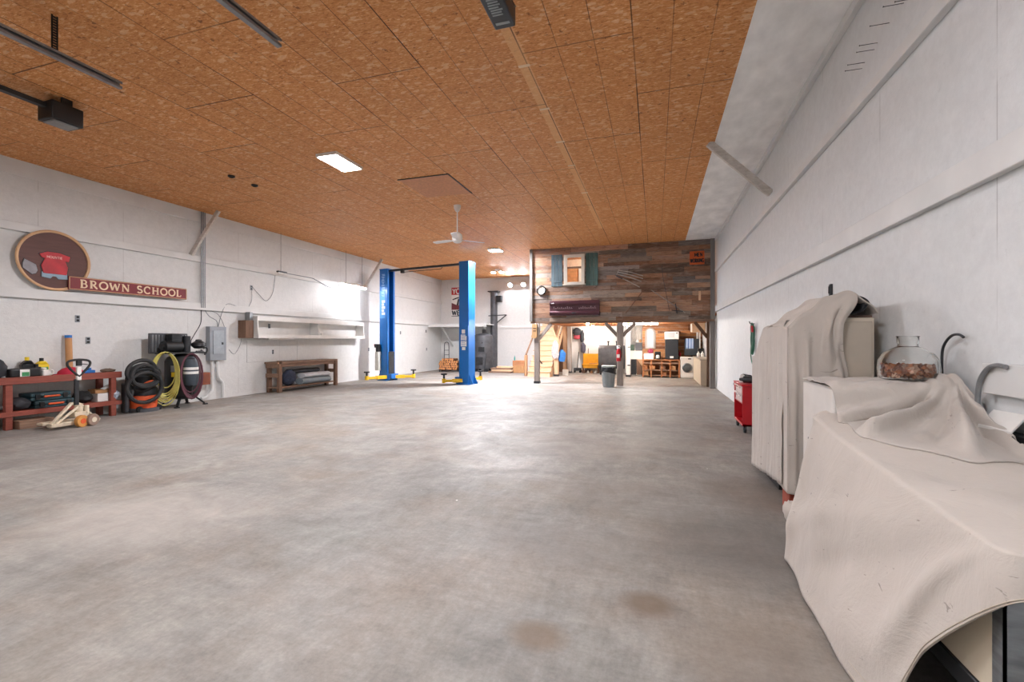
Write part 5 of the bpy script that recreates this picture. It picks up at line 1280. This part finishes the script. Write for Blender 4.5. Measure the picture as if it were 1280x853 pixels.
def drill(label, x, y, rz, z=.692):
    t = thing('power_tool', label, 'power tool', (x, y, z), rz)
    m = MB(); m.cyl((-.12, 0, .06), (.06, 0, .06), .045, .05, 14); m.cyl((.06, 0, .06), (.12, 0, .06), .03, .02, 12); m.build('motor_body', m_dark, t)
    m = MB(); m.bar((-.06, .0, .05), (-.07, -.14, .04), .04, .045, (0, 0, 1)); m.build('grip', m_brownwood, t, bev=.01)
    m = MB(); m.box(-.12, -.02, -.2, -.13, .0, .08); m.build('battery', m_black, t, bev=.008)
drill('dark power tool on the red cart, front left', 1.26, 7.15, 2.6)
drill('dark power tool on the red cart, front right', 1.42, 7.2, .4)
drill('dark power tool on the red cart, at the back', 1.3, 7.6, 1.9)
m = MB(); m.box(-.1, .1, -.05, .05, 0, .09); tag(m.build('grey_case', m_stove, loc=(1.38, 7.45, .692), bev=.01), 'grey case lying among the tools on the red cart', 'case')
m = MB(); m.lathe([(0, 0), (.035, 0), (.035, .1), (.015, .12), (0, .12)], n=14); tag(m.build('spray_can', m_foam, loc=(1.22, 7.4, .692)), 'small white can among the tools on the red cart', 'can')

# things hidden under the dust sheets
t = thing('steel_cabinet', 'beige steel cabinet half covered by a dust sheet', 'cabinet', (1.27, 4.15, 0))
m = MB(); m.box(-.22, .23, -.26, .28, .02, 1.47); m.build('cabinet_body', m_beige, t, bev=.006)
m = MB(); m.box(-.2, .215, -.268, -.26, .06, 1.44); m.build('front_panel', pm('beige_front', '#b1a697', .5, 0, .1, 3), t, bev=.003)
t = thing('red_cabinet', 'red steel cabinet hidden under the far dust sheet', 'cabinet', (1.27, 4.85, 0))
m = MB(); m.box(-.25, .25, -.38, -.12, .08, 1.38); m.box(-.25, .25, -.12, .22, .08, 1.06); m.build('body', m_red, t, bev=.008)
m = MB(); m.box(-.24, .24, -.36, .2, 0, .08); m.build('plinth', m_black, t)
m = MB(); m.box(-.025, .025, -.1, .1, 0, .36); tag(m.build('rusty_plate', pm('rusty_red', '#94402c', .7, 0, .25), loc=(.985, 3.98, 0), bev=.005), 'rusty red plate showing in the gap between two dust sheets', 'plate')
m = MB(); m.box(-.3, .27, -.28, .27, 0, 1.03); tag(m.build('white_chest', pm('chest_white', '#cdc8c2', .5, 0, .04), loc=(1.27, 3.32, 0), bev=.012), 'white chest under the sheet that carries the penny jar', 'chest')
# steel bench at the near end
t = thing('steel_bench', 'beige panelled steel bench under the nearest dust sheet', 'bench', (1.22, 2.3, 0))
m_ws = pm('worn_steel', '#8d9296', .35, .8, .35, 5, stretch=(1, 1, 6))
for x in (-.35, .3):
    for y in (-.78, .75):
        m = MB(); m.box(x, x+.045, y, y+.006, 0, .72); m.box(x if x < 0 else x+.039, x+.006 if x < 0 else x+.045, y, y+.045, 0, .72); m.build('corner_post', m_ws, t)
m = MB(); m.box(-.343, .33, -.76, .76, .33, .72); m.build('side_panels', m_beige2, t, bev=.004)
m = MB(); m.box(-.35, .34, -.775, .78, .27, .33); m.build('lower_rail', m_dark, t, bev=.003)
m = MB(); m.box(-.36, .345, -.785, .79, .72, .735); m.build('bench_top', m_dark, t, bev=.003)

def fold(p, amp, fr, seed): return amp*noise.noise(V(p)*fr+V((seed, seed*1.3, seed*.7)))
# nearest sheet
KE = [(1.3, 3.2, .88), (1.02, 3.17, .885), (.90, 3.06, .875), (.872, 2.8, .84), (.868, 2.45, .81), (.868, 2.1, .785), (.866, 1.85, .765), (.864, 1.64, .755), (.866, 1.52, .75), (.95, 1.497, .748), (1.2, 1.49, .748), (1.56, 1.49, .75)]
KH = [(1.3, 3.27, .2), (.9, 3.3, .06), (.765, 3.14, .03), (.725, 2.95, .025), (.715, 2.66, .025), (.72, 2.3, .025), (.735, 1.87, .03), (.79, 1.72, .34), (.85, 1.50, .61), (.96, 1.475, .655), (1.2, 1.468, .69), (1.56, 1.47, .70)]
KI = [(1.45, 3.1, .9), (1.45, 3.0, .895), (1.45, 2.95, .88), (1.48, 2.75, .84), (1.5, 2.5, .81), (1.5, 2.25, .78), (1.52, 2.1, .765), (1.54, 1.95, .757), (1.55, 1.85, .755), (1.56, 1.75, .752), (1.57, 1.65, .752), (1.58, 1.6, .752)]
def G(x, s): return math.exp(-(x/s)**2)
def sheetA(u, v):
    e, h, i = catmull(KE, u), catmull(KH, u), catmull(KI, u)
    if v < .4:
        k = v/.4; p = i.lerp(e, k); w = math.sin(PI*k)
        p.z += w*(.012+.010*math.sin(11*p.y+6*p.x)+fold(p, .02, 4.2, 2)+.012*G(p.y-1.9-.5*(p.x-.9), .05)-.008*G(p.y-2.05-.4*(p.x-.9), .06))
    else:
        k = (v-.4)/.6
        p = V((lerp(e.x, h.x, k**.85), lerp(e.y, h.y, k), lerp(e.z, h.z, k**1.1)))
        nrm = V((-1, -.15, 0)) if u < .72 else V((-.2, -1, 0))
        if u < .2: nrm = V((-.7, .7, 0))
        g = smooth01(k*1.6)
        # long soft folds running from the far corner and the near corner
        w = .022*G(u-.215-.03*k, .018)-.012*G(u-.27-.02*k, .03)+.022*G(u-.335-.05*k, .03)+.014*G(u-.43-.06*k, .03)
        w += .030*G(u-.70+.24*k, .03+.02*k)-.020*G(u-.62+.30*k, .035)+.016*G(u-.56+.42*k, .04)
        w *= 1 if u < .74 else .25
        g *= 1-.65*k**3
        p += nrm*(1.25*g*w+fold((p.x, p.y*1.6, p.z*1.6), .012*g, 2.6, 5)+fold(p, .003*g, 9, 9))
        if .2 < u < .7: p.x = min(p.x, .868)
        p.z = max(p.z, .012)
    return p
m = MB(); m.grid(sheetA, 170, 90)
sA = tag(m.build('dust_sheet', m_canvas, smooth=80, solid=.006), 'nearest canvas dust sheet hanging to the floor over steel bench', 'dust sheet', None)
for off in (.985, .955):
    m = MB(); m.tube([sheetA(.50+.48*i/119, off)+V((-.004, -.005, 0)) for i in range(120)], .0016, 5); m.build('hem_stitch', m_beige, sA)
from mathutils.bvhtree import BVHTree
bvA = BVHTree.FromPolygons([v.co.copy() for v in sA.data.vertices], [tuple(p.vertices) for p in sA.data.polygons])
def topA(x, y):
    q = bvA.ray_cast(V((x, y, 1.2)), V((0, 0, -1)))
    return q[0].z if q[0] is not None else 0
# sheet over the chest, sliding down onto the nearest sheet
RB = [[(.965, 3.58, 1.047), (1.18, 3.58, 1.05), (1.36, 3.58, 1.06), (1.565, 3.56, 1.085)],
      [(.945, 3.25, 1.046), (1.16, 3.28, 1.048), (1.36, 3.28, 1.06), (1.565, 3.3, 1.085)],
      [(.957, 3.03, 1.04), (1.15, 3.02, 1.047), (1.36, 3.03, 1.058), (1.55, 3.04, 1.10)],
      [(.975, 3.0, .93), (1.13, 2.97, .935), (1.33, 2.94, .955), (1.56, 2.92, 1.0)],
      [(.965, 2.95, .885), (1.06, 2.78, .87), (1.26, 2.68, .875), (1.515, 2.71, .905)],
      [(.955, 2.9, .868), (1.0, 2.52, .84), (1.17, 2.32, .815), (1.51, 2.3, .79)]]
def sheetB(u, v):
    rows = [catmull(r, u) for r in RB]
    p = catmull(rows, v)
    kx, ky = p.x-1.54, p.y-3.06
    a = math.atan2(kx, -ky); r = math.hypot(kx, ky)
    k = smooth01((v-.38)*4)
    am = .06*k*min(1, r*2.2)*(1-.35*smooth01((v-.8)*5))
    w = math.sin(a*13+.8)+.7*math.sin(a*21+1.9+1.5*v); w = w*abs(w)**.3
    p += V((-.25, -.6, .65))*(am*w)
    p.z += fold(p, .014, 7, 3)*(1-k*.4)+fold(p, .01, 15, 8)
    za = topA(p.x, p.y)
    p.z = max(p.z, za+.006)
    if v > .86: p.z = lerp(p.z, za+.007, smooth01((v-.86)/.12))
    if v < .36: p.z = max(p.z, 1.037)
    if v < .45: p.z += .022*math.exp(-((p.x-1.5)/.09)**2-((p.y-3.08)/.1)**2)*abs(math.sin(p.x*60))
    return p
m = MB(); m.grid(sheetB, 96, 96)
tag(m.build('dust_sheet', m_canvas2, smooth=80, solid=.006), 'rumpled canvas dust sheet under the penny jar with fanning folds', 'dust sheet')
# sheet over the cabinet with a rolled bundle on top
TOP = [(.945, 1.42), (1.0, 1.46), (1.1, 1.54), (1.2, 1.615), (1.29, 1.65), (1.38, 1.635), (1.45, 1.57), (1.515, 1.475)]
def topz(f):
    q = catmull([(x, 0, z) for x, z in TOP], f); return q.x, q.z
def sheetC_roof(u, v):
    x, z = topz(u); y = lerp(4.5, 3.875-.012*math.sin(u*9), v)
    p = V((x, y, z)); p.z += fold((x, y, z), .03, 5, 1)*(.3+.7*v)+.01*math.sin(x*40+y*6); return p
def sheetC_front(u, v):
    x0, z0 = topz(u*.73); xe = .945+(1.335-.945)*u
    zb = .16+.8*smooth01((u-.45)*2.2)
    r = sheetC_roof(u*.73, 1)
    k = v**.9; z = lerp(r.z, zb, k)
    xx = lerp(x0, xe-.05*math.sin(PI*min(1, k*1.2))*u, smooth01(k*3))
    bulge = .03*math.sin(PI*min(1, k*1.5))*(.3+.7*u)
    w = .030*G(u-.62-.25*k, .06)-.02*G(u-.78-.2*k, .07)+.026*G(u-.30-.15*k, .05)+.014*G(u-.12, .05)+.02*G(u-.95+.1*k, .05)
    y = lerp(r.y, 3.855, smooth01(k*8))-bulge-smooth01(k*4)*w+fold((xx, 0, z), .014, 3.5, 6)*smooth01(k*4)
    return V((xx, min(y, 3.874), z))
def sheetC_side(u, v):
    y = lerp(4.3, 3.86, u); r = sheetC_roof(0, (4.5-y)/.63)
    z = lerp(r.z, .16, v)
    return V((.945-.004*smooth01(v*5)*math.sin(u*19)*(1-u), y, z))
m = MB(); m.grid(sheetC_roof, 60, 30); m.grid(sheetC_front, 64, 64); m.grid(sheetC_side, 30, 40)
tag(m.build('dust_sheet', m_canvas, smooth=80, solid=.007), 'tall canvas dust sheet draped over beige cabinet with open top', 'dust sheet')
m = MB()
def rollf(u, v):
    a = 2*PI*u*2.2; r = .1-.028*u; return V((1.36+r*math.cos(a)*1.15, lerp(3.9, 4.45, v), 1.563-.0+r*.72*math.sin(a)))
m.grid(rollf, 70, 4); tag(m.build('rolled_bundle', m_coat, smooth=80, solid=.004), 'dark rolled bundle inside the opening on the beige cabinet', 'bundle')
m = MB(); m.box(1.17, 1.5, 3.93, 4.38, 1.471, 1.487); tag(m.build('cabinet_board', pm('dark_red_board', '#4f3a32', .7), smooth=0), 'dark board lying on top of the beige cabinet', 'board')
# far sheet
def sheetD(u, v):
    y = lerp(3.965, 5.22, u)
    zt = lerp(1.455, 1.43, u*2) if u < .55 else lerp(1.43, 1.14, smooth01((u-.55)/.45*1.0))
    zb = lerp(.2, .03, u)
    if v < .18:
        k = v/.18; return V((lerp(1.52, .955, k), y, zt+.004*math.sin(y*40)))
    k = (v-.18)/.82; z = lerp(zt, zb, k)
    s = noise.noise(V((y*7, k*.7, 2)))*1.6+noise.noise(V((y*17, k*.9, 5)))*.9+.35*math.sin(y*47)
    x = .95-.003-.010*smooth01(k*5)*s-.02*k+.02*u+fold((0, y*2, z), .012, 4, 4)*smooth01(k*4)
    return V((min(x, .957), y, z))
def sheetD_end(u, v):
    y = 5.22; zt, zb = 1.14, .03; x = lerp(1.52, .957, u)
    return V((x+.02*0, y+.012*math.sin(x*40)*smooth01(v*4)+.004, lerp(zt, zb, v)))
m = MB(); m.grid(sheetD, 150, 46); m.grid(sheetD_end, 24, 20)
bmesh.ops.remove_doubles(m.bm, verts=m.bm.verts[:], dist=.004)
tag(m.build('dust_sheet', m_canvas2, smooth=80, solid=.006), 'farthest dust sheet hanging in narrow upright folds near red cart', 'dust sheet')
blob('sheet_end', 'small crumpled cloth end on the floor between two sheets', 'cloth', m_canvas, (.93, 3.72, 0), (.09, .2, .15), 6, .3, 5)

# jar of pennies
t = thing('penny_jar', 'round glass jar with short neck, part full of pennies', 'jar', (1.395, 3.2, 1.078))
m = MB()
o = [(0, 0), (.125, 0), (.14, .012), (.143, .06), (.137, .11), (.115, .15), (.075, .178), (.05, .19), (.046, .2), (.05, .215), (.05, .245), (.055, .25)]
i_ = [(.047, .245), (.043, .21), (.043, .195), (.07, .172), (.11, .146), (.132, .108), (.138, .06), (.134, .016), (.12, .006), (0, .006)]
m.lathe(o+i_, n=48); m.build('jar_glass', m_glass, t, smooth=60)
random.seed(21)
m = MB()
for k in range(620):
    rr = .118*math.sqrt(random.random()); a = random.uniform(0, 2*PI); z = .016+random.random()*.068
    if k < 330: rr = random.uniform(.108, .120)
    d = V((random.gauss(0, 1), random.gauss(0, 1), random.gauss(0, 1))).normalized()
    if k < 330: d = (V((math.cos(a), math.sin(a), 0))+d*.55).normalized()
    p = V((rr*math.cos(a), rr*math.sin(a), z)); m.mi = random.choice((0, 0, 1, 2)); m.cyl(p-d*.0008, p+d*.0008, .0105, n=9)
o = m.build('penny_pile', [m_copper, pm('old_copper', '#7a4a38', .45, .7, .3, 40), pm('pale_coin', '#c9a58e', .3, .9, .2, 40)], loc=(1.395, 3.2, 1.078), smooth=0)
tag(o, 'heap of copper pennies inside the round glass jar', 'coins', None, 'stuff')
# bent rods
m = MB(); m.tube(spline([(0, 0, -.14), (0, .0, .0), (.0, -.03, .06), (.0, -.09, .10), (.0, -.15, .105), (.0, -.19, .09)], 26), .007, 8)
tag(m.build('bent_rod', m_dark, loc=(1.565, 3.22, 1.23)), 'thin dark bent rod behind the glass penny jar', 'rod')
m = MB(); m.tube(spline([(0, .03, -.2), (0, .02, .0), (0, 0, .08), (0, -.05, .135), (0, -.11, .155), (0, -.17, .15)], 26), .011, 10)
tag(m.build('bent_rod', m_galv, loc=(1.545, 2.86, 1.03)), 'thicker grey bent rod by the white board on the wall', 'rod')
# dark box with a white sloping lid by the wall
t = thing('lidded_box', 'dark box with white sloping lid against right wall', 'box', (1.555, 2.6, .83))
m = MB(); m.box(-.03, .04, -.3, .26, 0, .05); m.build('box_body', m_black, t, bev=.004)
m = MB(); m.prism([(.035, .25, .135), (.035, .03, .14), (-.06, -.03, .07), (-.06, .19, .065)], (0, 0, -.014)); m.build('lid', m_white, t, bev=.003)

# ------------------------------------------------------------------ world, camera, view
wd = bpy.data.worlds.new('World'); SC.world = wd; wd.use_nodes = True
wd.node_tree.nodes['Background'].inputs[0].default_value = (.8, .85, .9, 1); wd.node_tree.nodes['Background'].inputs[1].default_value = .5
cam = bpy.data.cameras.new('camera'); co = bpy.data.objects.new('camera', cam); COL.objects.link(co)
cam.sensor_width = 36; cam.lens = 36*568.9/1280; cam.clip_start = .05
co.location = (0, 0, 1.3); co.rotation_euler = (PI/2, 0, math.radians(17.46))
SC.camera = co
vs = SC.view_settings
vs.view_transform = 'Standard'; vs.look = 'None'; vs.gamma = 1; vs.use_curve_mapping = False; vs.exposure = 0.54
